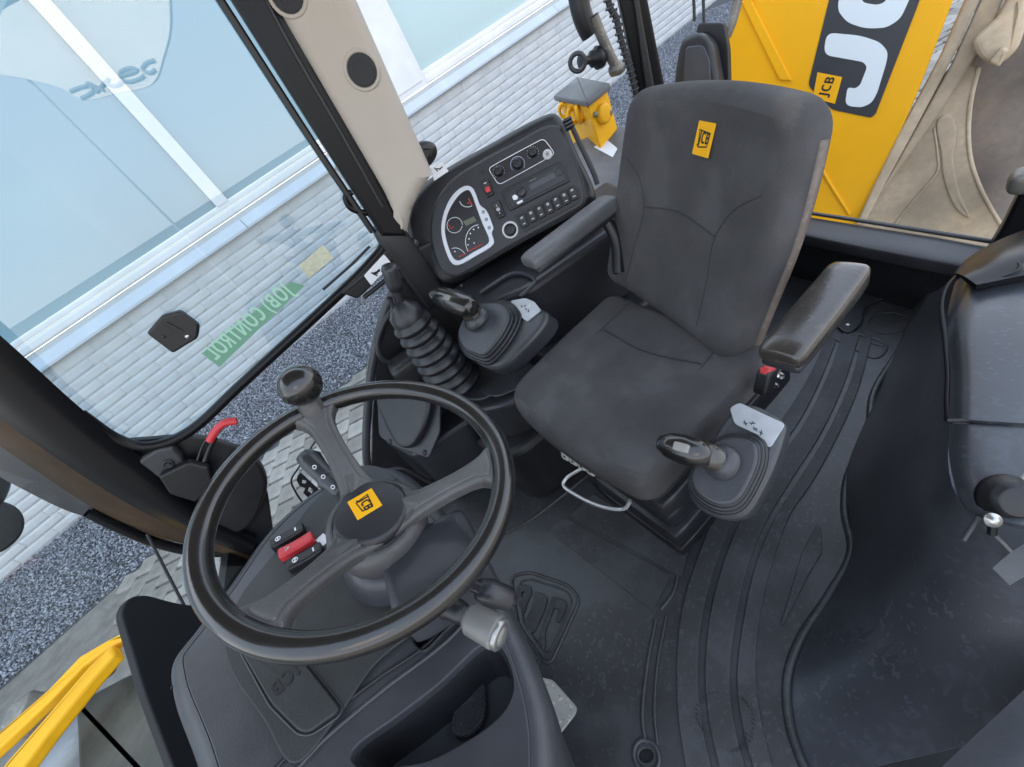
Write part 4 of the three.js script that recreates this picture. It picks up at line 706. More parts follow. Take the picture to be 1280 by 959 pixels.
  { const [a, b] = F.L(...D2([[702, 352]])[0], 0.011); part('disc_button', new THREE.TorusGeometry(0.0105, 0.0012, 6, 26).translate(a, b, 0.011), MAT.plasticMid, rb); const [c, e] = F.L(...D2([[468, 425]])[0], 0.011); part('brand_mark', new THREE.BoxGeometry(0.022, 0.0028, 0.0005).translate(c, e, 0.0108), MAT.armrestGrey, rb); }
  // rockers
  const row = [[385, 790], [462, 745], [537, 708], [612, 668], [682, 628], [757, 587], [828, 547]];
  const rocker = (p, w, h, m, par = d) => { const [a, b] = F.L(...D2([p])[0], 0.004); const q = part('rocker_switch', soft(w, h, 0.014, 0.003, 7, (s) => { s.z += 5 * s.y * s.y * (s.z > 0 ? 1 : 0); }).translate(a, b, 0.003), m, par); return [q, a, b]; };
  flat(rounded(F.Ls(D2([[300, 745], [800, 475], [880, 500], [900, 590], [870, 640], [390, 895]])), 0.006), 0.004, -0.003, MAT.black, 'switch_row', d);
  row.forEach((p, k) => { const [q, a, b] = rocker(p, 0.0218, 0.036, MAT.plasticDark); part('tell_tale', new THREE.BoxGeometry(0.008, 0.0022, 0.0008).rotateZ(0.05).translate(a, b - 0.009, 0.0108), MAT.print, q); part('symbol', [new THREE.TorusGeometry(0.003, 0.0008, 5, 12, k % 2 ? 6.3 : 4), new THREE.BoxGeometry(0.006, 0.0012, 0.0008).rotateZ(k)].map((g) => g.translate(a, b + 0.008, 0.0112)), MAT.print, q); });
  { const [q, a, b] = rocker([68, 500], 0.022, 0.046, MAT.plasticDark); part('red_button', soft(0.014, 0.015, 0.005, 0.002, 4).translate(a, b - 0.005, 0.0115), MAT.red, q); part('symbol', new THREE.BoxGeometry(0.007, 0.002, 0.0008).translate(a, b + 0.014, 0.0118), MAT.print, q); }
  { const [q, a, b] = rocker([165, 690], 0.024, 0.048, MAT.plasticDark); part('symbol', [new THREE.TorusGeometry(0.004, 0.001, 5, 14), new THREE.BoxGeometry(0.0016, 0.005, 0.0008).translate(0, 0.011, 0), new THREE.BoxGeometry(0.0016, 0.005, 0.0008).translate(0, -0.011, 0), new THREE.BoxGeometry(0.003, 0.003, 0.0008)].map((g) => g.translate(a, b, 0.0112)), MAT.print, q); }
  { const [a, b] = F.L(...D2([[268, 870]])[0]); const q = part('ignition_switch', new THREE.TorusGeometry(0.0215, 0.0032, 8, 40).scale(1, 1, 0.5).translate(a, b, 0.0), M([0.62, 0.63, 0.64], 0.4), d); part('key_barrel', [lathe([[0.018, 0], [0.017, 0.004], [0.01, 0.006], [0, 0.006]], 26).rotateX(Math.PI / 2).translate(a, b, 0), new THREE.BoxGeometry(0.006, 0.02, 0.006).translate(a, b, 0.008)], MAT.plasticDark, q); }
  { const [a, b] = F.L(...D2([[15, 345]])[0]); part('plug', lathe([[0.007, 0], [0.006, 0.002], [0.003, 0.0005], [0, 0.0005]], 16).rotateX(Math.PI / 2).translate(a, b, -0.001), MAT.black, d); const [c, e] = F.L(575, 357); part('screw_hole', new THREE.CylinderGeometry(0.005, 0.005, 0.003, 14).rotateX(Math.PI / 2).translate(c, e, -0.0155), MAT.black, d); }
  // pull strap at the rear end of the housing
  part('side_slot', tube([[712, 152], [726, 182], [742, 216], [747, 230]].map(([x, y]) => F.P(x, y, -0.008)), 0.007, 20, 8), MAT.black, d);
  part('rubber_stop', [0, 1, 2].map((k) => soft(0.026, 0.009, 0.03, 0.004, 3).translate(0, -k * 0.0095, 0).translate(...F.L(709, 150, 0.0), -0.004)), MAT.plastic, d);
}
// ---------------------------------------------------------------- side console beneath the instrument panel
{
  const c = thing('side_console', 'stepped dark grey side console with lids beneath the levers', 'console', v3(1.15, 0, 0));
  const slab = (l, y0, y1, m, name, bev = 0.015) => part(name, ext(rounded(l.map(([x, z]) => [x - 1.15, -z]), 0.03), y1 - y0, bev).rotateX(-Math.PI / 2).translate(0, y0, 0), m, c);
  slab([[1.36, -0.36], [1.17, -0.28], [1.15, -0.05], [1.36, -0.02]], 0, 0.30, MAT.plastic, 'front_block');
  slab([[1.36, -0.08], [1.07, -0.06], [0.98, 0.06], [0.97, 0.9], [1.36, 1.0]], 0, 0.395, MAT.plastic, 'main_block');
  slab([[1.30, -0.02], [1.12, -0.035], [1.05, 0.02], [1.06, 0.13], [1.16, 0.16], [1.30, 0.12]], 0.395, 0.405, MAT.plasticMid, 'lid', 0.004);
  slab([[1.11, 0.02], [1.02, 0.05], [0.99, 0.13], [1.0, 0.3], [1.10, 0.3]], 0.40, 0.408, MAT.plasticMid, 'lid', 0.004);
  slab([[1.10, -0.09], [0.96, -0.04], [0.93, 0.02], [0.94, 0.22], [1.1, 0.22]], 0, 0.26, MAT.plasticDark, 'pedestal', 0.02);
  // sloping gaiter plate on the front block
  const GF = new Frame(v3(1.18, 0.33, -0.22), v3(-0.55, 0.75, -0.36), v3(-0.55, 0, 0.85)), Pm = new THREE.Matrix4().makeTranslation(-1.15, 0, 0).multiply(GF.m);
  const gp = part('gaiter_plate', ext(rounded(GF.Ls([[474, 500], [552, 492], [552, 540], [538, 573], [492, 556], [476, 545]]), 0.015), 0.012, 0.004).applyMatrix4(Pm), MAT.plastic, c);
  part('gaiter', ext(smooth(GF.Ls([[480, 498], [544, 495], [540, 530], [522, 558], [506, 556], [490, 530]]), 40), 0.035, 0.014).translate(0, 0, 0.008).applyMatrix4(Pm), MAT.boot, gp);
  for (const [x, y] of [[487, 552], [531, 566]]) part('screw', lathe([[0, 0.005], [0.007, 0.004], [0.01, 0]], 14).rotateX(Math.PI / 2).translate(...GF.L(x, y, 0.012), 0.012).applyMatrix4(Pm), MAT.black, gp);
  part('plate_edge', tube([[478, 592], [500, 585], [545, 604], [580, 596]].map(([x, y]) => at(x, y, 'x', 1.2).sub(v3(1.15, 0, 0))), 0.008, 20, 8), MAT.plastic, c);
  // open shelf behind the levers, up to the panel
  slab([[1.36, 0.1], [1.15, 0.12], [1.06, 0.3], [1.05, 0.75], [1.36, 0.8]], 0.39, 0.62, MAT.plastic, 'panel_support', 0.02);
  part('shelf_lip', tube([[600, 366], [640, 342], [668, 352], [650, 372]].map(([x, y]) => at(x, y, 'y', 0.63).sub(v3(1.15, 0, 0))), 0.006, 30, 8), MAT.plasticMid, c);
  part('window_side_trim', tube([[500, 380], [482, 400], [472, 430], [480, 450], [505, 455]].map(([x, y]) => at(x, y, 'x', 1.33).sub(v3(1.15, 0, 0))), 0.01, 30, 8), MAT.plastic, c);
  part('pocket', soft(0.10, 0.10, 0.16, 0.02, 5).translate(0.15, 0.5, -0.09), MAT.plasticDark, c);
  slab([[1.36, -0.3], [1.27, -0.26], [1.25, -0.05], [1.36, -0.03]], 0.29, 0.42, MAT.plasticDark, 'gaiter_shelf', 0.02);
}
// ---------------------------------------------------------------- gear lever in its bellows
{
  const a = at(566, 472, 'x', 1.16), b = at(503, 388, 'x', 1.16), t = at(487, 336, 'x', 1.15);
  const g = thing('gear_lever', 'tall ribbed black bellows lever beside the side window', 'lever', a.clone());
  const len = a.distanceTo(b), n = 8, prof = [[0, -0.03]]; for (let i = 0; i < n; i++) { const y = -0.03 + (len) * (i / n), r = 0.083 - 0.029 * (i / n); prof.push([r - 0.013, y], [r, y + len / n * 0.30], [r, y + len / n * 0.55], [r - 0.011, y + len / n * 0.9]); }
  prof.push([0.048, len - 0.03], [0.045, len - 0.005], [0.028, len + 0.012], [0.019, len + 0.03], [0, len + 0.03]);
  part('bellows', along(lathe(prof, 40), v3(0, 0, 0), b.clone().sub(a)), MAT.boot, g);
  const o = b.clone().sub(a), e = t.clone().sub(a);
  part('lever_rod', rod(o, e, 0.015, 0.013), MAT.plasticDark, g);
  part('lever_grip', along(lathe([[0, 0], [0.018, 0], [0.022, 0.02], [0.021, 0.045], [0.0225, 0.06], [0.018, 0.07], [0.008, 0.072], [0.006, 0.068], [0, 0.068]], 20), e.clone().lerp(o, 0.5), e), MAT.plastic, g);
  part('side_rod', tube([[498, 396], [490, 380], [486, 372]].map(([x, y]) => at(x, y, 'x', 1.15).sub(a)), 0.006, 12, 8), MAT.frame, g);
  const bk = thing('strap_bracket', 'black bracket with white symbol label under the window rail corner', 'bracket', SIDE);
  part('bracket', ext(rounded(SIDE.Ls([[425, 366], [455, 340], [484, 310], [498, 318], [470, 352], [447, 374]], 0.03), 0.01), 0.03, 0.006).translate(0, 0, 0.004), MAT.plasticDark, bk);
  const lb = part('label_plate', ext(rounded(SIDE.Ls([[455, 345], [480, 318], [490, 330], [464, 357]], 0.04), 0.004), 0.003, 0.001).translate(0, 0, 0.036), MAT.print, bk);
  part('symbol', [0, 1, 2, 3].map((k) => new THREE.BoxGeometry(0.004, 0.02 - (k % 2) * 0.006, 0.001).rotateZ(0.5 + k * 0.4).translate(...SIDE.L(468 + k * 1.5, 343 - k * 1.5, 0.04), 0.0395)), MAT.black, lb);
  part('strap', tube([[455, 372], [480, 352], [505, 330], [520, 318]].map(([x, y]) => SIDE.P(x, y, 0.03)), 0.007, 16, 8), MAT.frame, bk);
}
// ---------------------------------------------------------------- joysticks
function joystick(name, label, F, base, stick, pod, plate, holder, big = 1) {
  const sz = (l) => l.map(([r, y]) => [r * big, y]);
  const g = thing(name, label, 'joystick', F, 'seat joysticks');
  const o = smooth(F.Ls(base), 60), c = o.reduce((s, q) => [s[0] + q[0] / 60, s[1] + q[1] / 60], [0, 0]), sc = (k) => o.map(([a, b]) => [c[0] + (a - c[0]) * k, c[1] + (b - c[1]) * k]);
  part('pod', ext(smooth(F.Ls(pod), 60), 0.07, 0.014).translate(0, 0, -0.075), MAT.plasticMid, g);
  const bt = part('boot', [ext(sc(1), 0.014, 0.005).translate(0, 0, -0.008), ext(sc(0.94), 0.012, 0.005).translate(0, 0, 0.002), ext(sc(0.86), 0.012, 0.005).translate(0, 0, 0.010)], MAT.boot, g);
  part('boot_top', ext(sc(0.80), 0.012, 0.005).translate(0, 0, 0.018), MAT.plasticMid, g);
  const [s0, s1, h0, h1] = stick.map(([x, y, h]) => F.P(x, y, h));
  part('collar', along(lathe(sz([[0.028, 0], [0.028, 0.008], [0.024, 0.018], [0.018, 0.024], [0, 0.024]]), 26), s0, s1), MAT.plasticMid, g);
  part('grip_stem', along(lathe(sz([[0.023, 0], [0.0205, 0.02], [0.0195, s0.distanceTo(s1)], [0, s0.distanceTo(s1) + 0.004]]), 22), s0, s1), MAT.armrest, g);
  const d = h1.clone().sub(h0), hl = d.length(), hg = part('grip_head', along(lathe(sz([[0, -0.008], [0.014, -0.006], [0.0215, 0.012], [0.0235, hl * 0.45], [0.02, hl * 0.75], [0.011, hl * 0.95], [0, hl]]), 24), h0, h1), MAT.wheel, g);
  const up = F.n.clone(), m = h0.clone().lerp(h1, 0.42).add(v3(0, 0, 0.0215 * big)), ang = Math.atan2(d.y, d.x);
  part('button', soft(0.024, 0.014, 0.008, 0.003, 4).rotateZ(ang).translate(m.x, m.y, m.z), M([0.36, 0.35, 0.32], 0.45, { map: T.wear }), hg);
  if (plate) { const p = part('symbol_plate', ext(rounded(F.Ls(plate, 0.0), 0.006), 0.004, 0.001).translate(0, 0, -0.004), M([0.46, 0.48, 0.5], 0.4, { map: T.wear }), g); const q = F.Ls(plate, 0.0), cx = q.reduce((s, a) => s + a[0] / q.length, 0), cy = q.reduce((s, a) => s + a[1] / q.length, 0); part('symbol', [[-0.02, 0.004, 0.3], [-0.006, 0.003, 1.2], [0.006, -0.003, 2], [0.018, 0.002, 0.8]].flatMap(([x, y, r]) => [new THREE.BoxGeometry(0.0012, 0.009, 0.0006).rotateZ(r), new THREE.BoxGeometry(0.0012, 0.006, 0.0006).rotateZ(r + 1.1)].map((b) => b.translate(cx + x * 0.7, cy + y, 0.0005))), MAT.black, p); }
  if (holder) part('support_arm', tube(holder.map((p) => p.clone().applyMatrix4(F.m.clone().invert())), 0.022, 20, 12), MAT.plasticDark, g);
  return g;
}
const JL = new Frame(at(912, 598, 'y', 0.53), v3(-0.25, 0.9, -0.36), v3(0.9, 0, -0.1));
joystick('joystick', 'joystick in a square boot beside the seat front, white symbol plate behind', JL,
  [[860, 602], [872, 574], [898, 547], [930, 541], [956, 551], [961, 572], [950, 606], [926, 640], [898, 643], [868, 624]],
  [[906, 580, 0.026], [876, 566, 0.068], [884, 570, 0.066], [820, 552, 0.078]],
  [[858, 606], [880, 560], [915, 510], [935, 503], [982, 528], [980, 550], [958, 606], [930, 646], [896, 648], [866, 630]],
  [[912, 510], [924, 503], [982, 530], [963, 560], [952, 555], [950, 545], [918, 530]], [v3(0.37, 0.5, 0.25), v3(0.42, 0.42, 0.3), v3(0.5, 0.4, 0.34)]);
const JR = new Frame(at(625, 418, 'y', 0.60), v3(-0.3, 0.88, -0.36), v3(0.9, 0, -0.1));
const J3 = (l) => l.map(([x, y, ...r]) => [440 + x / 4.571, 320 + y / 4.571, ...r]);
joystick('joystick', 'joystick in a rubber boot between the ribbed bellows and the seat cushion', JR,
  J3([[608, 470], [640, 380], [700, 290], [800, 256], [900, 262], [955, 310], [970, 360], [930, 460], [850, 570], [790, 622], [710, 604], [640, 560]]),
  J3([[718, 365, 0.026], [640, 275, 0.08], [690, 300, 0.075], [450, 215, 0.095]]),
  J3([[640, 520], [700, 310], [860, 244], [1000, 270], [1110, 320], [1100, 380], [960, 540], [840, 635], [730, 625]]),
  J3([[905, 255], [990, 240], [1040, 260], [1080, 310], [1000, 375], [940, 330]]), [v3(0.98, 0.55, 0.16), v3(0.96, 0.45, 0.22), v3(0.88, 0.4, 0.3)], 1.35);
// ---------------------------------------------------------------- moulded trim over the left wheel arch
{
  const c = thing('wheel_arch_trim', 'large glossy black wheel arch moulding beside the mat', 'trim', v3(0.3, 0, 0.5));
  const off = (p) => p.sub(v3(0.3, 0, 0.5));
  const r0 = [[1150, 366], [1120, 436], [1088, 510], [1055, 600], [1062, 690], [1008, 790], [984, 865], [1010, 975]], top = [[1196, 345, 0.40], [1183, 400, 0.44], [1187, 470, 0.45], [1185, 535, 0.45], [1196, 620, 0.45], [1262, 690, 0.41], [1330, 770, 0.34], [1330, 900, 0.25]];
  const rows = [0, 0.08, 0.3, 0.62, 0.88, 1].map((t) => r0.map(([x, y], i) => {
    const a = at(x, y, 'y', 0.0), b = at(top[i][0], top[i][1], 'y', top[i][2]); const k = i > 4 ? t * t * 0.55 + t * 0.45 : t;
    return off(v3(a.x + (b.x - a.x) * t, a.y + (b.y - a.y) * (i > 4 ? k : 0.8 * t + 0.2 * t * t), a.z + (b.z - a.z) * t));
  }));
  part('inner_skin', surf(rows, 0.006, 40, 24), MAT.fender, c);
  const T1 = [[1196, 345], [1184, 400], [1188, 470], [1186, 524]], K = (x, y, h) => off(at(x, y, 'y', h));
  part('upper_panel', surf([T1.map(([x, y], i) => K(x, y, [0.405, 0.445, 0.455, 0.455][i])), T1.map(([x, y], i) => K(x + 26, y - 2 + i, [0.45, 0.475, 0.478, 0.478][i])), T1.map(([x, y], i) => K(x + 90, y - 4 + i * 3, [0.46, 0.478, 0.48, 0.48][i])), T1.map(([x, y], i) => K(x + 220, y - 6 + i * 6, [0.44, 0.45, 0.45, 0.45][i]))], 0.01, 20, 24), MAT.fender, c);
  const T2 = [[1186, 530], [1188, 590], [1204, 628], [1222, 648]];
  part('front_panel', surf([T2.map(([x, y]) => K(x, y, 0.452)), T2.map(([x, y], i) => K(x + 26, y + i * 1, 0.472)), T2.map(([x, y], i) => K(x + 90, y + 3 + i * 4, 0.474)), T2.map(([x, y], i) => K(x + 220, y + 8 + i * 8, 0.45))], 0.01, 20, 24), MAT.fender, c);
  part('panel_joint', tube([[1184, 526], [1215, 526], [1250, 530], [1300, 534], [1360, 538]].map(([x, y]) => K(x, y, 0.473)), 0.003, 20, 8), MAT.black, c);
  part('edge_bead', tube([[1214, 335], [1190, 352], [1179, 376], [1183, 430], [1186, 470], [1185, 505], [1186, 526]].map(([x, y]) => K(x, y, 0.447)), 0.005, 40, 8), MAT.gloss, c);
  part('seam', tube([[1084, 566], [1100, 562], [1130, 545], [1160, 532], [1186, 524]].map(([x, y], i) => K(x, y, [0.02, 0.06, 0.2, 0.34, 0.452][i])), 0.003, 24, 6), MAT.black, c);
  { const p = K(1248, 340, 0.475); part('vent_nozzle', new THREE.TorusGeometry(0.027, 0.006, 12, 30).rotateX(Math.PI / 2).rotateZ(-0.3).translate(p.x, p.y, p.z), MAT.gloss, c); part('shoulder', surf([[[1200, 344], [1216, 326], [1250, 306], [1290, 290]].map(([x, y]) => K(x, y, 0.40)), [[1204, 350], [1224, 342], [1256, 326], [1300, 316]].map(([x, y]) => K(x, y, 0.47)), [[1220, 362], [1240, 358], [1280, 350], [1320, 345]].map(([x, y]) => K(x, y, 0.476))], 0.01, 16, 12), MAT.gloss, c); }
  part('sill_step', surf([[[1178, 962], [1280, 866], [1400, 760]].map(([x, y]) => K(x, y, 0.285)), [[1230, 1020], [1340, 930], [1450, 830]].map(([x, y]) => K(x, y, 0.29)), [[1330, 1120], [1430, 1040], [1560, 930]].map(([x, y]) => K(x, y, 0.27))], 0.012, 12, 8), MAT.plasticMid, c);
  const st = thing('door_strut', 'black rubber strut mount with a silver bolt on the wheel arch moulding', 'strut', at(1245, 634, 'y', 0.47));
  const sb = st.position, S = (x, y, h) => at(x, y, 'y', h).sub(sb);
  const up = v3(-0.55, 0.75, -0.38);
  part('rubber_dome', along(lathe([[0, 0], [0.031, 0], [0.03, 0.01], [0.025, 0.018], [0.0245, 0.024], [0.019, 0.026], [0.018, 0.03], [0, 0.03]], 32), S(1256, 622, 0.47), S(1256, 622, 0.47).add(up)), MAT.frame, st);
  part('bolt', along(lathe([[0, 0], [0.009, 0], [0.009, 0.003], [0.005, 0.004], [0.0045, 0.007], [0, 0.008]], 20), S(1240, 650, 0.49), S(1240, 650, 0.49).add(up)), MAT.steel, st);
  part('bracket', tube([S(1242, 648, 0.475), S(1240, 668, 0.455)], 0.005, 10, 8), MAT.gloss, st); part('stay', tube([S(1224, 646, 0.46), S(1204, 676, 0.445)], 0.003, 8, 6), MAT.plasticMid, st);
  part('strut_rod', tube([S(1278, 606, 0.485), S(1300, 585, 0.50), S(1380, 500, 0.58)], 0.007, 12, 10), M([0.5, 0.49, 0.45], 0.4), st);
  part('check_plate', surf([[S(1242, 712, 0.42), S(1262, 694, 0.43), S(1300, 670, 0.44)], [S(1262, 732, 0.42), S(1290, 716, 0.43), S(1330, 700, 0.44)]], 0.006, 8, 6), MAT.armrestGrey, st);
}
// ---------------------------------------------------------------- the machine outside the cab
{ // boom at the rear
  const F = new Frame(at(1040, 150, 'z', 2.0), v3(-0.52, 0.18, -0.84), v3(0.84, 0, -0.5));
  const b = thing('excavator_boom', 'yellow excavator boom with a black and white letter decal', 'boom', F);
  part('boom_plate', ext(F.Ls([[930, -60], [918, 0], [905, 50], [900, 100], [960, 230], [1014, 290], [1076, 284], [1098, 232], [1150, 110], [1192, 0], [1210, -60]]), 0.26, 0.01).translate(0, 0, -0.26), MAT.yellow, b);
  part('weld_plate', ext(F.Ls([[936, -60], [926, 0], [975, 100], [990, 100], [940, 0], [952, -60]]), 0.016, 0.005).translate(0, 0, -0.004), MAT.yellow, b);
  part('weld_seam', tube([[1022, 200], [1035, 225], [1062, 268]].map(([x, y]) => F.P(x, y, 0.002)), 0.008, 14, 6), MAT.yellow, b);
  const C = (l) => l.map(([x, y]) => [800 + x / 2.6646, y / 2.6646]);
  const dec = part('decal_panel', ext(rounded(F.Ls(C([[560, 285], [640, -40], [945, -40], [925, 20], [785, 380], [770, 392], [640, 365]])), 0.02), 0.003, 0.0008).translate(0, 0, 0.0005), MAT.decalBlack, b);
  const lt = (l, holes = []) => part('letter', ext(rounded(F.Ls(C(l)), 0.03), 0.002, 0.0005, holes).translate(0, 0, 0.0035), M([0.66, 0.74, 0.79], 0.35), dec);
  lt([[622, 108], [735, 118], [800, 140], [826, 172], [822, 205], [790, 310], [772, 342], [740, 357], [682, 352], [692, 290], [718, 294], [734, 282], [757, 222], [744, 206], [612, 182]]);
  lt([[672, -40], [660, 10], [662, 38], [690, 74], [750, 95], [822, 92], [868, 62], [915, -40], [840, -40], [815, 8], [790, 16], [738, 8], [735, -40]]);
  const st = part('yellow_label', ext(F.Ls(C([[592, 240], [674, 256], [650, 345], [576, 325]])), 0.0015, 0.0004).translate(0, 0, 0.0038), MAT.yellow, dec);
  { const [a, q] = F.L(...C([[626, 290]])[0]), [c, d] = F.L(...C([[640, 262]])[0]), [e, f] = F.L(...C([[615, 318]])[0]); part('lettering', text('JCB', 0.035, 0.001, 0.9).rotateZ(Math.atan2(d - f, c - e) ).translate(a, q, 0.0055), MAT.black, st); }
}
{ // bucket hanging beside it
  const F = new Frame(at(1160, 200, 'z', 2.15), v3(-0.50, 0.25, -0.83), v3(0.84, 0, -0.5));
  const b = thing('digging_bucket', 'mud caked steel digging bucket hanging behind the rear window', 'bucket', F);
  const mud = M([0.62, 0.53, 0.42], 0.85, { map: T.dirt, bump: T.dirt, bumpScale: 0.002 }), mud2 = M([0.72, 0.62, 0.49], 0.8, { map: T.dirt, bump: T.dirt, bumpScale: 0.002 }), dark = M([0.3, 0.265, 0.25], 0.7, { map: T.dirt, bump: T.dirt, bumpScale: 0.0015 });
  part('side_plate', ext(smooth(F.Ls([[1070, 282], [1078, 262], [1096, 226], [1130, 158], [1160, 120], [1196, 80], [1222, 86], [1213, 130], [1210, 165], [1214, 200], [1230, 245], [1256, 285], [1262, 330], [1240, 352], [1150, 322]]), 80), 0.05, 0.012).translate(0, 0, -0.05), mud, b);
  part('back_plate', surf([[[1196, 60], [1230, 30], [1300, -40]].map(([x, y]) => F.P(x, y, -0.10)), [[1205, 150], [1240, 140], [1320, 100]].map(([x, y]) => F.P(x, y, -0.22)), [[1215, 230], [1270, 220], [1340, 210]].map(([x, y]) => F.P(x, y, -0.26)), [[1240, 330], [1300, 320], [1380, 310]].map(([x, y]) => F.P(x, y, -0.20))], 0.03, 16, 20), dark, b);
  part('rim', tube([[1224, 84], [1215, 120], [1211, 160], [1214, 200], [1228, 240], [1253, 284]].map(([x, y]) => F.P(x, y, 0.0)), 0.007, 40, 8), mud2, b);
  part('wear_strip', ext(F.Ls([[1070, 280], [1096, 224], [1124, 166], [1176, 68], [1210, -10], [1228, -10], [1196, 62], [1144, 160], [1108, 226], [1082, 276]]), 0.05, 0.012).translate(0, 0, -0.02), mud2, b);
  part('wear_strip', ext(F.Ls([[1096, 246], [1140, 168], [1190, 78], [1234, -20], [1262, -20], [1232, 52], [1200, 100], [1160, 160], [1122, 214]]), 0.03, 0.012).translate(0, 0, -0.008), mud, b);
  part('weld_bead', tube([[1118, 282], [1128, 268], [1148, 244], [1172, 214], [1172, 190], [1168, 160]].map(([x, y]) => F.P(x, y, 0.002)), 0.004, 30, 6), mud2, b);
  part('stiffener', ext(smooth(F.Ls([[1172, 150], [1186, 142], [1196, 160], [1192, 200], [1200, 240], [1212, 272], [1196, 262], [1180, 225], [1176, 190]]), 40), 0.014, 0.006).translate(0, 0, -0.006), mud, b);
  const lg = part('pivot_lug', ext(smooth(F.Ls([[1216, 52], [1246, 20], [1272, -20], [1280, 20], [1268, 60], [1246, 78], [1230, 76]]), 40), 0.14, 0.02).translate(0, 0, -0.06), mud2, b);
  part('pin', ext(rounded(F.Ls([[1236, 78], [1252, 58], [1262, 60], [1248, 84]], 0.08), 0.01), 0.05, 0.01).translate(0, 0, 0.06), mud2, lg);
}
{ // stabiliser leg head
  const X = 1.78, P = (x, y) => at(x, y, 'x', X);
  const o = P(735, 150), s = thing('stabiliser_leg', 'yellow stabiliser leg head with a grey top plate and chain', 'stabiliser', o.clone());
  const top = at(722, 112, 'x', X).y, K = (x, y) => at(x, y, 'y', top).sub(o);
  const q = [[691, 121], [722, 96], [763, 104], [733, 128]].map(([x, y]) => K(x, y)), cx = q.reduce((a, p) => a.add(p), v3()).multiplyScalar(0.25);
  const pl = (l, h, y, m, nm, k = 1) => part(nm, ext(rounded(l.map((p) => [cx.x + (p.x - cx.x) * k, -(cx.z + (p.z - cx.z) * k)]), 0.012), h, 0.006).rotateX(-Math.PI / 2).translate(0, y, 0), m, s);
  pl(q, 0.02, cx.y - 0.018, MAT.armrestGrey, 'top_plate');
  pl(q, 0.9, cx.y - 0.92, MAT.yellow, 'leg_box', 0.86);
  const side = q[2].clone().add(q[3]).multiplyScalar(0.5), w = q[2].clone().sub(q[3]), nn = v3(w.z, 0, -w.x).normalize(); if (nn.dot(EYE.clone().sub(o).sub(side)) < 0) nn.negate();
  const face = (t, dy, r, h, nm, m) => { const a = q[3].clone().lerp(q[2], t); a.lerp(cx, 0.14); a.y = cx.y + dy; part(nm, along(lathe([[0, h], [r * 0.7, h], [r, h * 0.7], [r, 0]], 24), a, a.clone().add(nn)), m, s); };
  face(0.5, -0.075, 0.034, 0.02, 'pivot_pin', MAT.yellow); face(0.72, -0.085, 0.012, 0.02, 'bolt', MAT.castSteel); face(0.2, -0.06, 0.01, 0.012, 'bolt', MAT.castSteel); face(0.55, -0.2, 0.03, 0.006, 'slot', MAT.castSteel);
  for (let i = 0; i < 3; i++) { const a = q[0].clone().lerp(q[3], 0.25 + i * 0.22); a.y -= 0.05 + (i % 2) * 0.012; part('chain_link', new THREE.TorusGeometry(0.026, 0.009, 8, 20).scale(0.75, 1, 1).rotateY(0.8 + i * 0.8).translate(a.x, a.y, a.z), MAT.yellow, s); }
  const l = thing('rear_ledge', 'grey ledge with a white diagram sticker behind the instrument panel', 'ledge', v3(1.2, 0.5, 0.95));
  const LF = new Frame(v3(1.2, 0.52, 0.95), v3(-0.3, 0.95, -0.1), v3(1, 0, 0)), M2 = new THREE.Matrix4().makeTranslation(-1.2, -0.5, -0.95).multiply(LF.m);
  part('ledge_top', ext(rounded(LF.Ls([[690, 190], [716, 178], [770, 156], [800, 160], [800, 290], [750, 262]]), 0.02), 0.03, 0.008).translate(0, 0, -0.03).applyMatrix4(M2), MAT.armrestGrey, l);
  part('sticker', ext(rounded(LF.Ls([[742, 184], [760, 176], [772, 186], [766, 197]]), 0.006), 0.0012, 0.0003).translate(0, 0, 0.0005).applyMatrix4(M2), MAT.white, l);
  part('ledge_side', soft(0.3, 0.4, 0.4, 0.03, 5).translate(0.0, -0.23, 0.05), MAT.plasticDark, l);
}
{ // work lamp arm outside the rear side opening
  const X = 1.62, P = (x, y) => at(x, y, 'x', X), o = P(768, 88);
  const l = thing('mirror_arm', 'black mirror arm with ball clamps outside the rear post', 'mirror arm', o.clone()), K = (x, y, d = 0) => P(x, y).sub(o).add(v3(d, 0, 0));
  part('arm', tube([[742, 20], [752, 45], [766, 76], [772, 86]].map(([x, y]) => K(x, y)), 0.018, 20, 10), MAT.castSteel, l);
  part('housing', tube([[728, -12], [732, 10], [738, 28], [744, 40]].map(([x, y]) => K(x, y, 0.03)), 0.034, 20, 14), MAT.frame, l);
  part('clamp', along(lathe([[0, 0], [0.02, 0], [0.024, 0.02], [0.018, 0.05], [0, 0.052]], 18), K(778, 82), K(756, 94)), MAT.castSteel, l);
  part('ball_joint', along(lathe([[0, 0], [0.034, 0.0], [0.036, 0.02], [0.024, 0.028], [0.026, 0.042], [0.014, 0.05], [0.013, 0.075], [0.022, 0.08], [0.022, 0.09], [0, 0.09]], 24), K(756, 70, 0.02), K(724, 78, 0.02)), MAT.frame, l);
  part('wheel_nut', new THREE.TorusGeometry(0.026, 0.008, 10, 26).rotateY(0.9).translate(...K(722, 78, 0.0).toArray()), MAT.plasticMid, l);
}
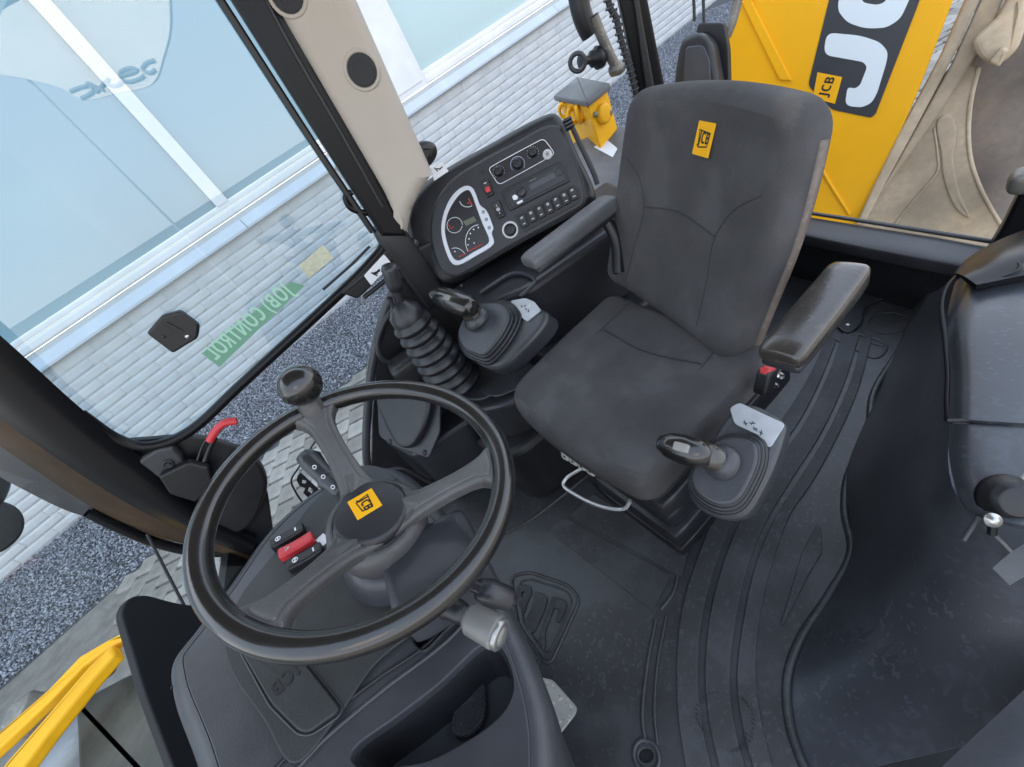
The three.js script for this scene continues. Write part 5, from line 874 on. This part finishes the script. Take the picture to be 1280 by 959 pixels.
{ // lamp on the rear frame, seen over the backrest
  const F = new Frame(at(882, 70, 'z', 1.5), v3(-0.45, 0.3, -0.84), v3(0.84, 0, -0.45));
  const l = thing('work_lamp', 'black work lamp on a bracket behind the backrest top', 'lamp', F);
  part('bracket', ext(rounded(F.Ls([[866, 50], [868, 28], [902, 28], [908, 60], [910, 130], [896, 130], [892, 60], [880, 40]]), 0.02), 0.03, 0.006).translate(0, 0, -0.06), MAT.frame, l);
  part('lamp_body', ext(smooth(F.Ls([[855, 60], [862, 46], [880, 41], [894, 52], [900, 75], [902, 130], [852, 130]]), 40), 0.09, 0.022, [], 5).translate(0, 0, -0.03), MAT.plasticDark, l);
  part('lamp_face', ext(rounded(F.Ls([[857, 58], [880, 56], [888, 75], [890, 126], [853, 126]], 0.06), 0.02), 0.012, 0.005).translate(0, 0, 0.055), MAT.plasticMid, l);
  part('stand', [new THREE.BoxGeometry(0.1, 1.0, 0.04).translate(0.02, 0.6, -0.05)], MAT.frame, l);
  for (const [a, b] of [[[864, -30], [868, 26]], [[876, -30], [880, 28]]]) part('cable', tube([F.P(...a, -0.04), F.P((a[0] + b[0]) / 2 + 1, (a[1] + b[1]) / 2, -0.045), F.P(...b, -0.04)], 0.006, 12, 6), MAT.frame, l);
  part('pipe', tube([[926, -30], [922, 0], [916, 25], [908, 46]].map(([x, y]) => F.P(x, y, -0.1)), 0.018, 16, 8), MAT.castSteel, l);
}
{ // front: bonnet edge and loader arm seen through the windscreen
  const F = new Frame(v3(0.9, 0.12, -1.75), v3(0, 1, 0), v3(1, 0, 0));
  const b = thing('engine_bonnet', 'dark bonnet top ahead of the windscreen', 'bonnet', F);
  part('bonnet_top', ext(rounded(F.Ls([[92, 878], [160, 842], [230, 830], [300, 960], [300, 1100], [100, 1100]], -0.1), 0.03), 0.3, 0.02).translate(0, 0, -0.4), M([0.07, 0.072, 0.06], 0.5, { map: T.wear }), b);
  part('bonnet_panel', ext(F.Ls([[98, 875], [108, 960], [118, 1050], [0, 1120], [30, 980], [60, 930]], -0.11), 0.25, 0.01).translate(0, 0, -0.37), M([0.3, 0.33, 0.36], 0.5, { map: T.wear }), b);
  const a = thing('loader_arm', 'yellow twin rail loader arm ahead of the windscreen', 'loader arm', F);
  part('rail', ext(rounded(F.Ls([[-40, 950], [0, 914], [60, 862], [100, 820], [136, 799], [170, 782], [172, 790], [138, 808], [104, 832], [62, 876], [0, 934], [-40, 970]], 0.02), 0.006), 0.04, 0.01).translate(0, 0, -0.02), MAT.yellow, a);
  part('arm_plate', ext(rounded(F.Ls([[-30, 1000], [4, 957], [60, 892], [108, 836], [138, 806], [142, 818], [112, 852], [60, 916], [30, 956], [0, 1000]], 0.04), 0.01), 0.05, 0.012).translate(0, 0, -0.01), MAT.yellow, a);
  part('hinge_block', soft(0.08, 0.07, 0.05, 0.012, 4).translate(...F.L(126, 832, 0), -0.02), M([0.4, 0.2, 0.08], 0.7, { map: T.dirt }), a);
  part('arm_support', soft(0.12, 0.12, 0.5, 0.02, 4).translate(...F.L(76, 900, -0.2), -0.27), MAT.castSteel, a);
  // front lamp beside the post
  const LF = new Frame(at(0, 640, 'x', 1.55), v3(-1, 0.3, 0.5), v3(0.5, 0, 1));
  const l = thing('front_lamp', 'dark round headlamp outside the front corner post', 'lamp', LF);
  part('lamp_shell', along(lathe([[0, -0.05], [0.04, -0.05], [0.07, -0.03], [0.085, 0.0], [0.085, 0.02], [0.078, 0.03], [0, 0.034]], 36), LF.P(-22, 662, 0), LF.P(-22, 662, 0.1)), MAT.frame, l);
  part('lamp_bracket', tube([LF.P(-20, 640, 0), LF.P(-4, 600, 0), LF.P(-30, 560, 0)], 0.03, 16, 10), MAT.frame, l);
  part('bolt', along(lathe([[0, 0.02], [0.016, 0.02], [0.02, 0.0], [0, 0]], 8), LF.P(6, 588, 0.02), LF.P(10, 585, 0.05)), MAT.steel, l);
}
renderer.render(scene, camera);
